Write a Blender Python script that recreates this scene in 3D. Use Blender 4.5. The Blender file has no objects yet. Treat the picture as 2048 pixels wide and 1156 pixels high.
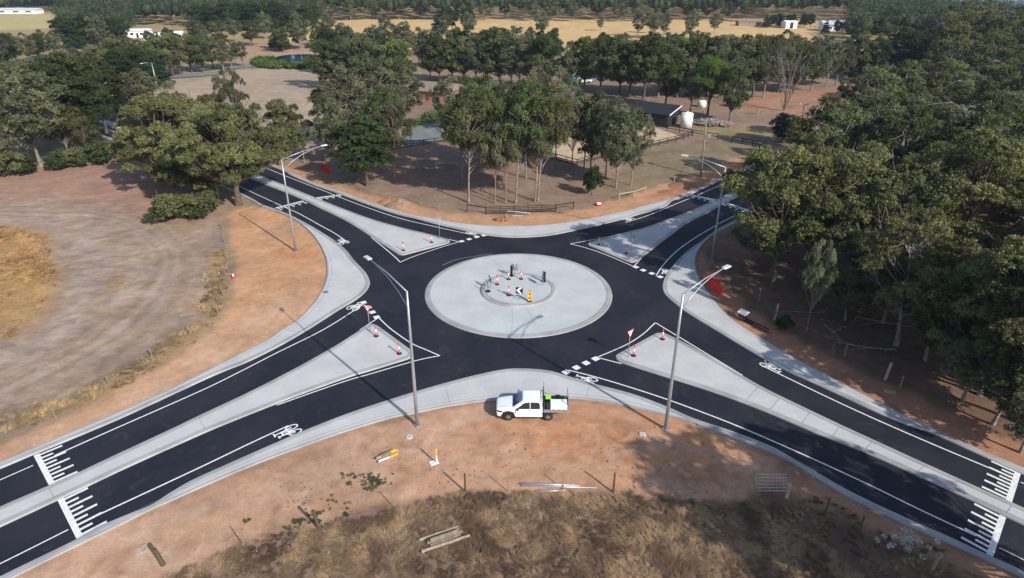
import bpy, math, random
import numpy as np
from mathutils import Vector, Matrix
from mathutils.geometry import tessellate_polygon
R = math.radians
C = bpy.context.scene.collection

# ------------------------------------------------------------------ camera, world, sun
CAM_H, PITCH, FPX = 31.9, R(26.36), 1310.7
cam_d = bpy.data.cameras.new('camera'); cam = bpy.data.objects.new('camera', cam_d); C.objects.link(cam)
cam.location = (0, 0, CAM_H); cam.rotation_euler = (R(90) - PITCH, 0, 0)
cam_d.sensor_width = 36; cam_d.lens = FPX / 2048 * 36; cam_d.clip_end = 20000; cam_d.clip_start = 0.5
bpy.context.scene.camera = cam
SUN_EL, SUN_AZ = 32.0, -48.5            # azimuth as a maths angle: where the sun stands
sd = Vector((math.cos(R(SUN_EL)) * math.cos(R(SUN_AZ)), math.cos(R(SUN_EL)) * math.sin(R(SUN_AZ)), math.sin(R(SUN_EL))))
W = bpy.data.worlds.new('World'); bpy.context.scene.world = W; W.use_nodes = True
nt = W.node_tree; nt.nodes.clear()
wo = nt.nodes.new('ShaderNodeOutputWorld'); bg = nt.nodes.new('ShaderNodeBackground'); sk = nt.nodes.new('ShaderNodeTexSky')
sk.sky_type = 'NISHITA'; sk.sun_disc = False; sk.sun_elevation = R(SUN_EL); sk.sun_rotation = R(90 - SUN_AZ)
sk.air_density = 1.0; sk.dust_density = 1.2; sk.ozone_density = 1.5
bg.inputs[1].default_value = 0.12
nt.links.new(sk.outputs[0], bg.inputs[0]); nt.links.new(bg.outputs[0], wo.inputs[0])
sl = bpy.data.lights.new('sun', 'SUN'); sl.energy = 4.3; sl.angle = R(0.53); sl.color = (1.0, 0.94, 0.86)
so = bpy.data.objects.new('sun', sl); C.objects.link(so); so.rotation_euler = sd.to_track_quat('Z', 'Y').to_euler()
so.location = (60, -60, 80)
vs = bpy.context.scene.view_settings
vs.view_transform = 'Standard'; vs.look = 'None'; vs.exposure = 0.5; vs.gamma = 1.0; vs.use_curve_mapping = False

# ------------------------------------------------------------------ from the survey picture to metres on the ground
cp, sp_ = math.cos(PITCH), math.sin(PITCH)
def G(u, v, z=0.0):
    x = (u - 1024) / FPX; y = -(v - 578) / FPX
    d = np.array([x, cp + y * sp_, -sp_ + y * cp])
    k = (z - CAM_H) / d[2]
    return (float(d[0] * k), float(d[1] * k))
def zat(Y, v):                          # height of a point at forward distance Y seen at row v
    t = (578 - v) / FPX
    return Y * (t * cp - sp_) / (cp + t * sp_) + CAM_H
def mppx(u, v):                         # metres per survey pixel across at that ground point
    x, y = G(u, v); return (y * cp + CAM_H * sp_) / FPX

# ------------------------------------------------------------------ helpers
def tag(o, label=None, cat=None, group=None, kind=None):
    if label: o['label'] = label
    if cat: o['category'] = cat
    if group: o['group'] = group
    if kind: o['kind'] = kind
    return o
def empty(name, loc, rz=0.0, label=None, cat=None, group=None):
    o = bpy.data.objects.new(name, None); C.objects.link(o); o.location = loc; o.rotation_euler = (0, 0, rz)
    o.empty_display_size = 0.2
    return tag(o, label, cat, group)
class MB:
    def __init__(s): s.v = []; s.f = []; s.m = []; s.sm = []; s.mi = 0; s.smooth = False
    def add(s, vs, fs):
        n = len(s.v); s.v += [tuple(p) for p in vs]
        for f in fs: s.f.append(tuple(i + n for i in f)); s.m.append(s.mi); s.sm.append(s.smooth)
        return s
    def box(s, c, d, M=None, taper=1.0):
        x, y, z = [k / 2 for k in d]; vs = []
        for k in (-1, 1):
            t = taper if k > 0 else 1
            for a, b in ((-1, -1), (1, -1), (1, 1), (-1, 1)): vs.append(Vector((a * x * t, b * y * t, k * z)))
        if M is not None: vs = [M @ p for p in vs]
        c = Vector(c)
        return s.add([p + c for p in vs], [(3, 2, 1, 0), (4, 5, 6, 7), (0, 1, 5, 4), (1, 2, 6, 5), (2, 3, 7, 6), (3, 0, 4, 7)])
    def tube(s, pts, rad, n=8, cap=True):
        pts = [Vector(p) for p in pts]; m = len(pts)
        if not hasattr(rad, '__len__'): rad = [rad] * m
        vs = []; fs = []
        for i, p in enumerate(pts):
            t = (pts[min(i + 1, m - 1)] - pts[max(i - 1, 0)]).normalized()
            a = Vector((0, 0, 1)) if abs(t.z) < 0.9 else Vector((1, 0, 0))
            u = t.cross(a).normalized(); w = t.cross(u)
            for k in range(n):
                an = 2 * math.pi * k / n
                vs.append(p + (u * math.cos(an) + w * math.sin(an)) * rad[i])
        for i in range(m - 1):
            for k in range(n):
                a = i * n + k; b = i * n + (k + 1) % n
                fs.append((a, b, b + n, a + n))
        if cap: fs.append(tuple(range(n))[::-1]); fs.append(tuple((m - 1) * n + k for k in range(n)))
        return s.add(vs, fs)
    def bar(s, a, b, w, h):
        a = Vector(a); b = Vector(b); t = (b - a); L = t.length; t.normalize()
        up = Vector((0, 0, 1)) if abs(t.z) < 0.95 else Vector((0, 1, 0))
        u = t.cross(up).normalized(); q = u.cross(t)
        M = Matrix((t, u, q)).transposed()
        return s.box((a + b) / 2, (L, w, h), M)
    def lathe(s, prof, n=16, c=(0, 0, 0)):
        vs = []; fs = []; c = Vector(c)
        for r, z in prof:
            for k in range(n):
                an = 2 * math.pi * k / n; vs.append(c + Vector((r * math.cos(an), r * math.sin(an), z)))
        for i in range(len(prof) - 1):
            for k in range(n):
                a = i * n + k; b = i * n + (k + 1) % n; fs.append((a, b, b + n, a + n))
        fs.append(tuple(range(n))[::-1]); fs.append(tuple((len(prof) - 1) * n + k for k in range(n)))
        return s.add(vs, fs)
    def poly(s, pts, z):
        tri = tessellate_polygon([[Vector((p[0], p[1], 0)) for p in pts]])
        P = [(p[0], p[1], z) for p in pts]; fs = []
        for t in tri:
            a, b, c = [Vector(P[i]) for i in t]
            if (b - a).cross(c - a).z < 0: t = t[::-1]
            fs.append(tuple(t))
        return s.add(P, fs)
    def prism(s, pts, z0, z1):
        s.poly(pts, z1); n = len(pts)
        vs = [(p[0], p[1], z0) for p in pts] + [(p[0], p[1], z1) for p in pts]
        return s.add(vs, [(i, (i + 1) % n, (i + 1) % n + n, i + n) for i in range(n)])
    def build(s, name, mats, parent=None, **kw):
        me = bpy.data.meshes.new(name); me.from_pydata(s.v, [], s.f)
        if not isinstance(mats, (list, tuple)): mats = [mats]
        for m in mats: me.materials.append(m)
        me.polygons.foreach_set('material_index', s.m); me.polygons.foreach_set('use_smooth', s.sm); me.update()
        o = bpy.data.objects.new(name, me); C.objects.link(o)
        if parent: o.parent = parent
        return tag(o, **kw)
KIDS = {}
def adopt(o, p): o.parent = p; return o
def children(o): return [c for c in C.objects if c.parent == o]
def copy_tree(o, loc, rz, kids=None, label=None, scale=None):
    kids = children(o) if kids is None else kids
    c = o.copy(); C.objects.link(c); c.location = loc; c.rotation_euler = (0, 0, rz)
    if label: c['label'] = label
    if scale: c.scale = scale
    for k in kids:
        d = k.copy(); C.objects.link(d); d.parent = c
        for g in children(k): e = g.copy(); C.objects.link(e); e.parent = d
    return c
def cr(pts, n=8, closed=False):          # Catmull-Rom
    P = [np.array(p, float) for p in pts]; m = len(P); out = []
    rng_ = range(m) if closed else range(m - 1)
    for i in rng_:
        if closed: a, b, c, d = P[(i - 1) % m], P[i], P[(i + 1) % m], P[(i + 2) % m]
        else: a, b, c, d = P[max(i - 1, 0)], P[i], P[i + 1], P[min(i + 2, m - 1)]
        for k in range(n):
            t = k / n
            out.append(.5 * ((2 * b) + (-a + c) * t + (2 * a - 5 * b + 4 * c - d) * t * t + (-a + 3 * b - 3 * c + d) * t ** 3))
    if not closed: out.append(P[-1])
    return out
def GP(pts, n=8, closed=False): return cr([G(*p) for p in pts], n, closed)
def area(P): return .5 * sum(P[i][0] * P[(i + 1) % len(P)][1] - P[(i + 1) % len(P)][0] * P[i][1] for i in range(len(P)))
def normals(P, closed=False):
    n = len(P); N = []
    for i in range(n):
        a = P[(i - 1) % n] if (closed or i > 0) else P[i]; b = P[(i + 1) % n] if (closed or i < n - 1) else P[i]
        t = np.array(b) - np.array(a); t /= (np.linalg.norm(t) + 1e-9); N.append(np.array([-t[1], t[0]]))
    return N                              # to the left of travel
def offset(P, d, closed=False): return [np.array(p) + n * d for p, n in zip(P, normals(P, closed))]
def ribbon(mb, P, prof, side=1, closed=False):   # prof = [(distance to the side, z)]
    N = normals(P, closed); k = len(prof); vs = []; fs = []
    for p, n in zip(P, N):
        for d, z in prof: q = p + n * d * side; vs.append((q[0], q[1], z))
    m = len(P)
    for i in range(m if closed else m - 1):
        for j in range(k - 1):
            a = i * k + j; b = ((i + 1) % m) * k + j
            f = (a, b, b + 1, a + 1); fs.append(f if side > 0 else f[::-1])
    mb.add(vs, fs)

# ------------------------------------------------------------------ materials
def srgb(r, g, b):
    f = lambda c: (c / 255 / 12.92) if c / 255 <= .04045 else ((c / 255 + .055) / 1.055) ** 2.4
    return (f(r), f(g), f(b), 1)
def mat(name, col, rough=.8, metal=0.0, noise=0.0, scale=3.0, col2=None, bump=0.0, bscale=20, spec=.3, coat=0.0):
    m = bpy.data.materials.new(name); m.use_nodes = True; t = m.node_tree; b = t.nodes['Principled BSDF']
    b.inputs['Roughness'].default_value = rough; b.inputs['Metallic'].default_value = metal
    b.inputs['Specular IOR Level'].default_value = spec; b.inputs['Coat Weight'].default_value = coat
    col = tuple(col) + ((1,) if len(col) == 3 else ())
    b.inputs['Base Color'].default_value = col
    if noise > 0 or col2:
        tc = t.nodes.new('ShaderNodeTexCoord'); n = t.nodes.new('ShaderNodeTexNoise'); n.inputs['Scale'].default_value = scale
        n.inputs['Detail'].default_value = 6; t.links.new(tc.outputs['Object'], n.inputs['Vector'])
        mx = t.nodes.new('ShaderNodeMix'); mx.data_type = 'RGBA'; rp = t.nodes.new('ShaderNodeMapRange')
        rp.inputs[1].default_value = .35; rp.inputs[2].default_value = .65
        t.links.new(n.outputs[0], rp.inputs[0]); t.links.new(rp.outputs[0], mx.inputs[0])
        c2 = col2 if col2 else tuple(c * (1 - noise) for c in col[:3])
        mx.inputs[6].default_value = col; mx.inputs[7].default_value = tuple(c2[:3]) + (1,)
        t.links.new(mx.outputs[2], b.inputs['Base Color'])
    if bump > 0:
        tc = t.nodes.new('ShaderNodeTexCoord'); n = t.nodes.new('ShaderNodeTexNoise'); n.inputs['Scale'].default_value = bscale
        n.inputs['Detail'].default_value = 5; t.links.new(tc.outputs['Object'], n.inputs['Vector'])
        bp = t.nodes.new('ShaderNodeBump'); bp.inputs['Strength'].default_value = bump; bp.inputs['Distance'].default_value = .03
        t.links.new(n.outputs[0], bp.inputs['Height']); t.links.new(bp.outputs[0], b.inputs['Normal'])
    return m
def leafmat(name, ca, cb, transl=.32):
    m = bpy.data.materials.new(name); m.use_nodes = True; t = m.node_tree; t.nodes.clear()
    L = t.links.new; N = t.nodes.new
    o = N('ShaderNodeOutputMaterial'); at = N('ShaderNodeAttribute'); at.attribute_name = 'tint'
    mx = N('ShaderNodeMix'); mx.data_type = 'RGBA'; mx.inputs[6].default_value = tuple(ca) + (1,); mx.inputs[7].default_value = tuple(cb) + (1,)
    L(at.outputs['Fac'], mx.inputs[0])
    oi = N('ShaderNodeObjectInfo'); hs = N('ShaderNodeHueSaturation')
    r1 = N('ShaderNodeMapRange'); r1.inputs[3].default_value = .470; r1.inputs[4].default_value = .525
    r2 = N('ShaderNodeMapRange'); r2.inputs[3].default_value = .72; r2.inputs[4].default_value = 1.28
    ml = N('ShaderNodeMath'); ml.operation = 'MULTIPLY'; ml.inputs[1].default_value = 7.31; fr = N('ShaderNodeMath'); fr.operation = 'FRACT'
    L(oi.outputs['Random'], r1.inputs[0]); L(oi.outputs['Random'], ml.inputs[0]); L(ml.outputs[0], fr.inputs[0]); L(fr.outputs[0], r2.inputs[0])
    L(mx.outputs[2], hs.inputs['Color']); L(r1.outputs[0], hs.inputs['Hue']); L(r2.outputs[0], hs.inputs['Value'])
    d = N('ShaderNodeBsdfDiffuse'); tr = N('ShaderNodeBsdfTranslucent'); ms = N('ShaderNodeMixShader'); ms.inputs[0].default_value = transl
    L(hs.outputs[0], d.inputs[0]); L(hs.outputs[0], tr.inputs[0]); L(d.outputs[0], ms.inputs[1]); L(tr.outputs[0], ms.inputs[2])
    gl = N('ShaderNodeBsdfGlossy'); gl.inputs['Roughness'].default_value = .6; gl.inputs[0].default_value = (.8, .85, .8, 1)
    m2 = N('ShaderNodeMixShader'); m2.inputs[0].default_value = .012
    L(ms.outputs[0], m2.inputs[1]); L(gl.outputs[0], m2.inputs[2]); L(m2.outputs[0], o.inputs[0])
    return m

# concrete with weathering and faint control joints
def concrete(name, a, b, joints=False):
    m = mat(name, a, rough=.85, col2=b, scale=.35, bump=.15, bscale=9)
    t = m.node_tree; bs = t.nodes['Principled BSDF']; L = t.links.new; N = t.nodes.new
    src = bs.inputs['Base Color'].links[0].from_socket
    tc = N('ShaderNodeTexCoord'); n = N('ShaderNodeTexNoise'); n.inputs['Scale'].default_value = 2.6; n.inputs['Detail'].default_value = 9; n.inputs['Roughness'].default_value = .7
    L(tc.outputs['Object'], n.inputs['Vector'])
    rp = N('ShaderNodeMapRange'); rp.inputs[1].default_value = .3; rp.inputs[2].default_value = .75; rp.inputs[3].default_value = .91; rp.inputs[4].default_value = 1.05
    L(n.outputs[0], rp.inputs[0])
    mx = N('ShaderNodeMix'); mx.data_type = 'RGBA'; mx.blend_type = 'MULTIPLY'; mx.inputs[0].default_value = 1
    L(src, mx.inputs[6]); L(rp.outputs[0], mx.inputs[7]); L(mx.outputs[2], bs.inputs['Base Color'])
    return m
M = {}
M['concrete'] = concrete('concrete', (.50, .505, .50), (.435, .44, .44))
M['concrete_island'] = concrete('island_concrete', (.48, .51, .515), (.42, .445, .455))
M['kerb'] = concrete('kerb_concrete', (.38, .385, .385), (.27, .27, .275))
M['joint'] = mat('joint', (.17, .17, .175), .9)
M['paint'] = mat('road_paint', (.80, .80, .79), .55, noise=.28, scale=9)
M['galv'] = mat('galvanised_steel', (.42, .44, .47), .42, .55, noise=.15, scale=4)
M['lamp'] = mat('lamp_housing', (.60, .62, .64), .4, .2)
M['lens'] = mat('lamp_lens', (.75, .77, .78), .15, 0, spec=.6)
M['white'] = mat('white_paint', (.80, .81, .82), .28, coat=.6, spec=.5)
M['whitep'] = mat('white_plastic', (.74, .74, .72), .5)
M['black'] = mat('black_plastic', (.018, .018, .02), .55)
M['rubber'] = mat('tyre_rubber', (.022, .022, .023), .8)
M['glass'] = mat('dark_glass', (.012, .02, .035), .05, 0, spec=.8, coat=.5)
M['windscreen'] = mat('windscreen_glass', (.015, .045, .11), .06, 0, spec=.8, coat=.6)
M['chrome'] = mat('alloy', (.55, .56, .58), .3, .8)
M['alu'] = mat('tray_aluminium', (.36, .37, .38), .45, .5, noise=.2, scale=6)
M['orange'] = mat('bollard_red', (.80, .06, .05), .5)
M['red'] = mat('barrier_red', (.85, .03, .018), .45, noise=.15, scale=3)
M['signred'] = mat('sign_red', (.60, .02, .04), .4)
M['signwhite'] = mat('sign_white', (.78, .78, .78), .4)
M['signback'] = mat('sign_back', (.30, .35, .42), .4, .4)
M['yellow'] = mat('board_yellow', (.85, .42, .02), .45)
M['ryellow'] = mat('marker_yellow', (.72, .40, .05), .6)
M['lime'] = mat('lime_plastic', (.32, .75, .03), .5)
M['timber'] = mat('grey_timber', (.30, .25, .20), .85, col2=(.17, .14, .11), scale=7)
M['timberpale'] = mat('pale_timber', (.46, .37, .28), .85, col2=(.30, .24, .18), scale=7)
M['mossy'] = mat('mossy_timber', (.095, .085, .04), .9, col2=(.08, .06, .03), scale=9)
M['blackwood'] = mat('black_fence', (.022, .018, .017), .7)
M['steel'] = mat('bare_steel', (.5, .52, .56), .4, .5)
M['shedroof'] = mat('dark_shed_roof', (.018, .02, .026), .75)
M['shedwall'] = mat('dark_shed_wall', (.022, .024, .028), .6)
M['brick'] = mat('pink_brick', (.42, .19, .15), .9, col2=(.30, .12, .10), scale=5)
M['tinroof'] = mat('brown_roof', (.26, .20, .155), .7, noise=.25, scale=.6)
M['housewhite'] = mat('house_white', (.72, .73, .75), .6)
M['roofpale'] = mat('pale_roof', (.50, .56, .60), .5)
M['carsilver'] = mat('silver_car_paint', (.48, .52, .58), .25, .5, coat=.5)
M['wire'] = mat('wire', (.20, .21, .22), .5, .5)
M['rock'] = mat('rock', (.33, .30, .28), .9, col2=(.20, .18, .17), scale=3, bump=.4, bscale=3)
M['clay'] = mat('red_clay', (.36, .17, .095), .95, col2=(.24, .11, .06), scale=2, bump=.5, bscale=4)
M['mound'] = mat('mound_soil', (.30, .19, .12), .95, col2=(.22, .14, .09), scale=2, bump=.5, bscale=4)

# asphalt: new, blue-black, with faint scuffs
def asphalt():
    m = bpy.data.materials.new('new_asphalt'); m.use_nodes = True; t = m.node_tree; b = t.nodes['Principled BSDF']; L = t.links.new; N = t.nodes.new
    tc = N('ShaderNodeTexCoord')
    n1 = N('ShaderNodeTexNoise'); n1.inputs['Scale'].default_value = .22; n1.inputs['Detail'].default_value = 5
    n2 = N('ShaderNodeTexNoise'); n2.inputs['Scale'].default_value = 14; n2.inputs['Detail'].default_value = 3
    n3 = N('ShaderNodeTexNoise'); n3.inputs['Scale'].default_value = .9; n3.inputs['Detail'].default_value = 8; n3.inputs['Distortion'].default_value = 1.5
    for n in (n1, n2, n3): L(tc.outputs['Object'], n.inputs['Vector'])
    mx = N('ShaderNodeMix'); mx.data_type = 'RGBA'; mx.inputs[6].default_value = (.0095, .0108, .0195, 1); mx.inputs[7].default_value = (.0175, .018, .026, 1)
    r = N('ShaderNodeMapRange'); r.inputs[1].default_value = .4; r.inputs[2].default_value = .6; L(n1.outputs[0], r.inputs[0]); L(r.outputs[0], mx.inputs[0])
    m2 = N('ShaderNodeMix'); m2.data_type = 'RGBA'; m2.blend_type = 'MULTIPLY'; m2.inputs[0].default_value = 1
    r2 = N('ShaderNodeMapRange'); r2.inputs[3].default_value = .55; r2.inputs[4].default_value = 1.45; L(n2.outputs[0], r2.inputs[0])
    L(mx.outputs[2], m2.inputs[6]); L(r2.outputs[0], m2.inputs[7])
    m3 = N('ShaderNodeMix'); m3.data_type = 'RGBA'; m3.inputs[7].default_value = (.05, .048, .05, 1)
    r3 = N('ShaderNodeMapRange'); r3.inputs[1].default_value = .56; r3.inputs[2].default_value = .80; r3.inputs[4].default_value = .6; L(n3.outputs[0], r3.inputs[0])
    L(r3.outputs[0], m3.inputs[0]); L(m2.outputs[2], m3.inputs[6]); L(m3.outputs[2], b.inputs['Base Color'])
    b.inputs['Roughness'].default_value = .75; b.inputs['Specular IOR Level'].default_value = .35
    bp = N('ShaderNodeBump'); bp.inputs['Strength'].default_value = .25; bp.inputs['Distance'].default_value = .01; L(n2.outputs[0], bp.inputs['Height']); L(bp.outputs[0], b.inputs['Normal'])
    return m
M['asphalt'] = asphalt()

# ------------------------------------------------------------------ road outlines (traced on the survey picture)
N_IN = [(200, 205), (400, 283), (552, 337), (581, 351), (626, 370.5), (684.8, 391), (733.7, 409.5), (792.4, 429), (831.5, 438), (860, 446), (929.5, 462.6), (968.6, 470.4), (996, 474), (1027, 475.9), (1064.4, 474.9), (1105, 470.8), (1172, 457), (1244.5, 439.6), (1277.8, 429.8), (1328.6, 415), (1344.2, 402.4), (1361.8, 397.5), (1381.4, 389.7), (1414.6, 374), (1453.7, 357.4), (1512.4, 332), (1640, 279), (1860, 197), (1900, 184)]
N_OUT = [(200, 201), (400, 279), (548, 332.5), (577, 344), (630, 367), (684.8, 385), (714, 396), (753, 410), (811.9, 428), (878.7, 440.5), (917.7, 447), (956.9, 451.2), (996, 452.8), (1035, 452.8), (1084, 451.2), (1132.8, 446), (1218.4, 430.8), (1257.5, 421), (1306.4, 408), (1350, 395.4), (1375.5, 385.8), (1414.6, 369.2), (1453.7, 352), (1512.4, 328), (1640, 275.5), (1860, 194), (1900, 181)]
E_IN = [(1930, 196), (1860, 226), (1660, 345), (1512.4, 424), (1485, 433.5), (1436, 458), (1424.4, 467), (1401, 484.5), (1375.5, 502), (1352, 525), (1334.4, 546.5), (1325.7, 564), (1324.7, 577.8), (1330.5, 591.4), (1350, 609), (1375.5, 628), (1437.7, 666), (1516, 713), (1574.6, 744), (1613.7, 762), (1672.4, 789), (1740, 820.5), (1788.8, 841.7), (1824, 854.4), (1859, 866), (1892.4, 880.8), (1921.7, 894.4), (1980, 920.8), (2040, 948), (2300, 1064)]
E_OUT = [(1935, 200), (1866, 230), (1664, 350), (1512.4, 430), (1485, 440.5), (1453.7, 456), (1434, 467), (1414, 480), (1397, 501.5), (1391, 519), (1392, 538.7), (1401, 564), (1424.4, 597), (1465, 640.6), (1535.5, 685.6), (1613.7, 731), (1672.4, 762.5), (1740, 797.5), (1816, 836.5), (1863, 857), (1921.7, 884.5), (1980.4, 911), (2048, 938.4), (2300, 1050)]
S_IN = [(2300, 1272), (2048, 1145), (1988, 1117.6), (1901.6, 1077), (1798, 1031), (1694, 981), (1590, 921), (1542, 894), (1462, 863), (1389.5, 839), (1334.6, 815), (1266, 789.6), (1192, 770), (1147, 757), (1110, 745.5), (1088, 741.2), (1047, 738.5), (1009, 740.2), (950, 752), (853, 778), (717.8, 820.8), (620, 858), (554, 886), (450, 932), (384, 962), (339, 988), (301, 1012), (242, 1036), (194, 1057), (152, 1081), (0, 1155), (-250, 1280)]
S_OUT = [(2300, 1288), (2048, 1158), (1988, 1130), (1901.6, 1090), (1798, 1045), (1694, 994), (1597, 935), (1542, 906), (1462, 877), (1400, 853), (1380, 845), (1276, 818), (1225, 807), (1182, 801), (1133, 797), (1050, 797), (962, 804), (893.7, 814), (827, 827.7), (776.4, 838), (684.5, 866), (616, 890), (512, 929), (398, 977.5), (346, 1001), (304.5, 1019), (242, 1050), (156, 1092), (34.6, 1152), (-250, 1296)]
W_IN = [(-250, 1040), (0, 939), (62, 913), (104, 896), (221.5, 847), (300, 811.5), (429, 752), (495.5, 725), (560, 693), (618.6, 659), (673, 624), (710.5, 601.7), (730, 586), (739, 572), (739, 560.6), (730, 544), (708.6, 521.5), (690.7, 499.4), (667, 480.5), (628, 456), (587, 434), (548, 418), (524.5, 409.5), (487, 389), (400, 350), (300, 308), (120, 235)]
W_OUT = [(-250, 1024), (0, 927), (69, 898), (173, 854), (300, 799), (384, 759), (450, 725), (500, 699), (535, 681), (560, 664), (595, 641), (620, 616), (640, 590), (652, 562), (655, 540), (653, 522), (645, 500), (632, 479), (613, 458), (588, 440), (560, 426), (540, 419.5), (520, 412), (487, 394), (400, 355), (300, 312.5), (120, 239)]
I_SW = [(741.8, 649.6), (730, 655), (700, 674.6), (661.7, 698.5), (583.5, 742), (495.5, 787), (397.8, 833), (342, 860), (234.6, 910), (156.4, 947), (97.8, 973), (0, 1015.4), (-250, 1125), (-250, 1172), (0, 1056), (113.4, 1003), (176, 974), (254, 937), (362.6, 888), (436.9, 855.5), (554, 808.6), (632.4, 779), (700, 755), (737.3, 744), (796, 726), (819.4, 718), (826.3, 710.4), (823.3, 702.6), (796, 682), (768.6, 662), (754.9, 652.7)]
I_SE = [(1231, 715.3), (1234.9, 709.5), (1276, 687), (1309, 669.4), (1319, 667.4), (1332.6, 669.4), (1373.7, 689), (1432.4, 722), (1486.6, 753.7), (1535.5, 781), (1613.7, 819), (1672.4, 847), (1745.7, 880.8), (1843.5, 925.7), (1941.3, 970), (2048, 1018), (2300, 1132), (2300, 1172), (2048, 1053), (1941.3, 1002.3), (1843.5, 957.4), (1740, 911), (1691.9, 892), (1633.3, 869), (1574.6, 843.6), (1496.4, 811.4), (1418, 783), (1344.4, 759.5), (1248.6, 729), (1235, 722)]
I_NW = [(120, 210), (300, 270), (508.9, 348), (577, 374.3), (628, 395), (675, 414), (733.7, 436), (792.4, 453.5), (860, 470), (894.3, 479.2), (900, 483), (897, 487), (878.7, 492.5), (820, 508), (808, 511), (800, 510.5), (792.4, 507.2), (753, 481.8), (724, 462.3), (684.8, 438.8), (636, 415.3), (596.9, 396.5), (538.2, 373), (489.3, 353.5), (300, 281), (120, 219)]
I_NE = [(1177, 486.5), (1189, 482.6), (1223.3, 473.8), (1283.6, 458), (1359.9, 430.8), (1410.7, 409.3), (1440, 396), (1463.5, 385), (1512, 363), (1640, 308), (1860, 211), (1864, 215), (1650, 317), (1512, 376), (1492.8, 386), (1444, 411), (1422.4, 423), (1375.5, 447), (1346, 468), (1316.9, 490), (1285.6, 514.8), (1272, 524), (1264, 526), (1254.3, 524), (1219, 509.3), (1184, 494.6), (1177, 491)]
n_in, n_out, e_in, e_out = GP(N_IN, 6), GP(N_OUT, 6), GP(E_IN, 6), GP(E_OUT, 6)
s_in, s_out, w_in, w_out = GP(S_IN, 6), GP(S_OUT, 6), GP(W_IN, 6), GP(W_OUT, 6)
CEN = np.array([0.69, 63.9]); RAD = 10.17

ROADP = [np.array(p) for p in (n_out + e_out + s_out + w_out)]
rp_ = offset([np.array(p) for p in n_out], -.15) + offset(e_out, -.15) + offset(s_out, -.15) + offset(w_out, -.15)
mb = MB(); mb.poly([tuple(p) for p in rp_], .03)
mb.build('road', M['asphalt'], kind='structure', label='new blue-black asphalt of the roundabout and its four arms')

KERB = [(0, .0), (.02, .10), (.08, .145), (.40, .15), (.42, .135)]
def apron(inn, out, name, lab, kerbprof=KERB):
    root = empty(name, (inn[0][0], inn[0][1], 0)); root.location = (0, 0, 0)
    a = offset(inn, -.2) if True else inn
    poly = [tuple(p) for p in offset(inn, .2 * SGN)] + [tuple(p) for p in offset(out, -.12 * SGN)][::-1]
    m_ = MB(); m_.poly(poly, .128); o = m_.build(name, M['concrete'], kind='structure', label=lab)
    k = MB(); ribbon(k, inn, KERB, SGN); ribbon(k, out, [(0, -.02), (0, .133), (.16, .136)], -SGN)
    adopt(k.build('kerb', M['kerb']), o)
    j = MB(); ribbon(j, offset(inn, .43 * SGN), [(0, .132), (.035, .132)], SGN); ribbon(j, offset(out, -.5 * SGN), [(0, .131), (.03, .131)], SGN)
    adopt(j.build('joint_line', M['joint']), o)
    bpy.data.objects.remove(root)
    return o
SGN = 1
o_n = apron(n_in, n_out, 'pavement', 'pale concrete apron along the far side of the roundabout')
o_e = apron(e_in, e_out, 'pavement', 'pale concrete apron on the wooded right side of the roundabout')
o_s = apron(s_in, s_out, 'pavement', 'pale concrete apron on the near side behind the parked ute')
o_w = apron(w_in, w_out, 'pavement', 'pale concrete apron on the left side, bulging beside the orange soil')

def island(pts, lab):
    P = GP(pts, 6, True)
    if area(P) < 0: P = P[::-1]
    m_ = MB(); m_.poly([tuple(p) for p in offset(P, .25, True)], .132); o = m_.build('traffic_island', M['concrete'], kind='structure', label=lab)
    k = MB(); ribbon(k, P, KERB, 1, True); adopt(k.build('kerb', M['kerb']), o)
    j = MB(); ribbon(j, offset(P, .43, True), [(0, .1365), (.035, .1365)], 1, True); adopt(j.build('joint_line', M['joint']), o)
    return P
island(I_SW, 'long concrete splitter island of the near left road arm')
island(I_SE, 'long concrete splitter island of the near right road arm')
island(I_NW, 'triangular concrete splitter island of the far left road arm')
island(I_NE, 'tree-shaded concrete splitter island of the far right road arm')
def ring(r0, z0, prof, n=128):
    P = [CEN + r0 * np.array([math.cos(2 * math.pi * k / n), math.sin(2 * math.pi * k / n)]) for k in range(n)]
    m_ = MB(); ribbon(m_, P, prof, 1, True); return m_
def disc(r, z, n=128):
    return [(CEN[0] + r * math.cos(2 * math.pi * k / n), CEN[1] + r * math.sin(2 * math.pi * k / n)) for k in range(n)]
m_ = MB(); m_.poly(disc(RAD - .3, 0), .150); ci = m_.build('central_island', M['concrete_island'], kind='structure', label='round pale concrete island at the centre of the roundabout')
k = ring(RAD, 0, [(0, 0), (.05, .09), (.14, .12), (.30, .13)]); adopt(k.build('outer_kerb', M['kerb']), ci)
k = ring(RAD - .33, 0, [(0, .13), (.02, .17), (.3, .172), (.32, .152)]); adopt(k.build('inner_kerb', M['kerb']), ci)
k = ring(RAD - .285, 0, [(0, .142), (.05, .142)]); adopt(k.build('joint_line', M['joint']), ci)
m_ = MB(); m_.poly(disc(3.62, 0), .30); m2 = m_.build('raised_centre', M['concrete_island']); adopt(m2, ci)
k = ring(4.2, 0, [(0, .15), (.10, .23), (.2, .31), (.55, .32), (.57, .302)]); adopt(k.build('ring_kerb', M['kerb']), ci)
k = ring(3.62, 0, [(0, .305), (.03, .305)]); adopt(k.build('joint_line', M['joint']), ci)

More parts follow.
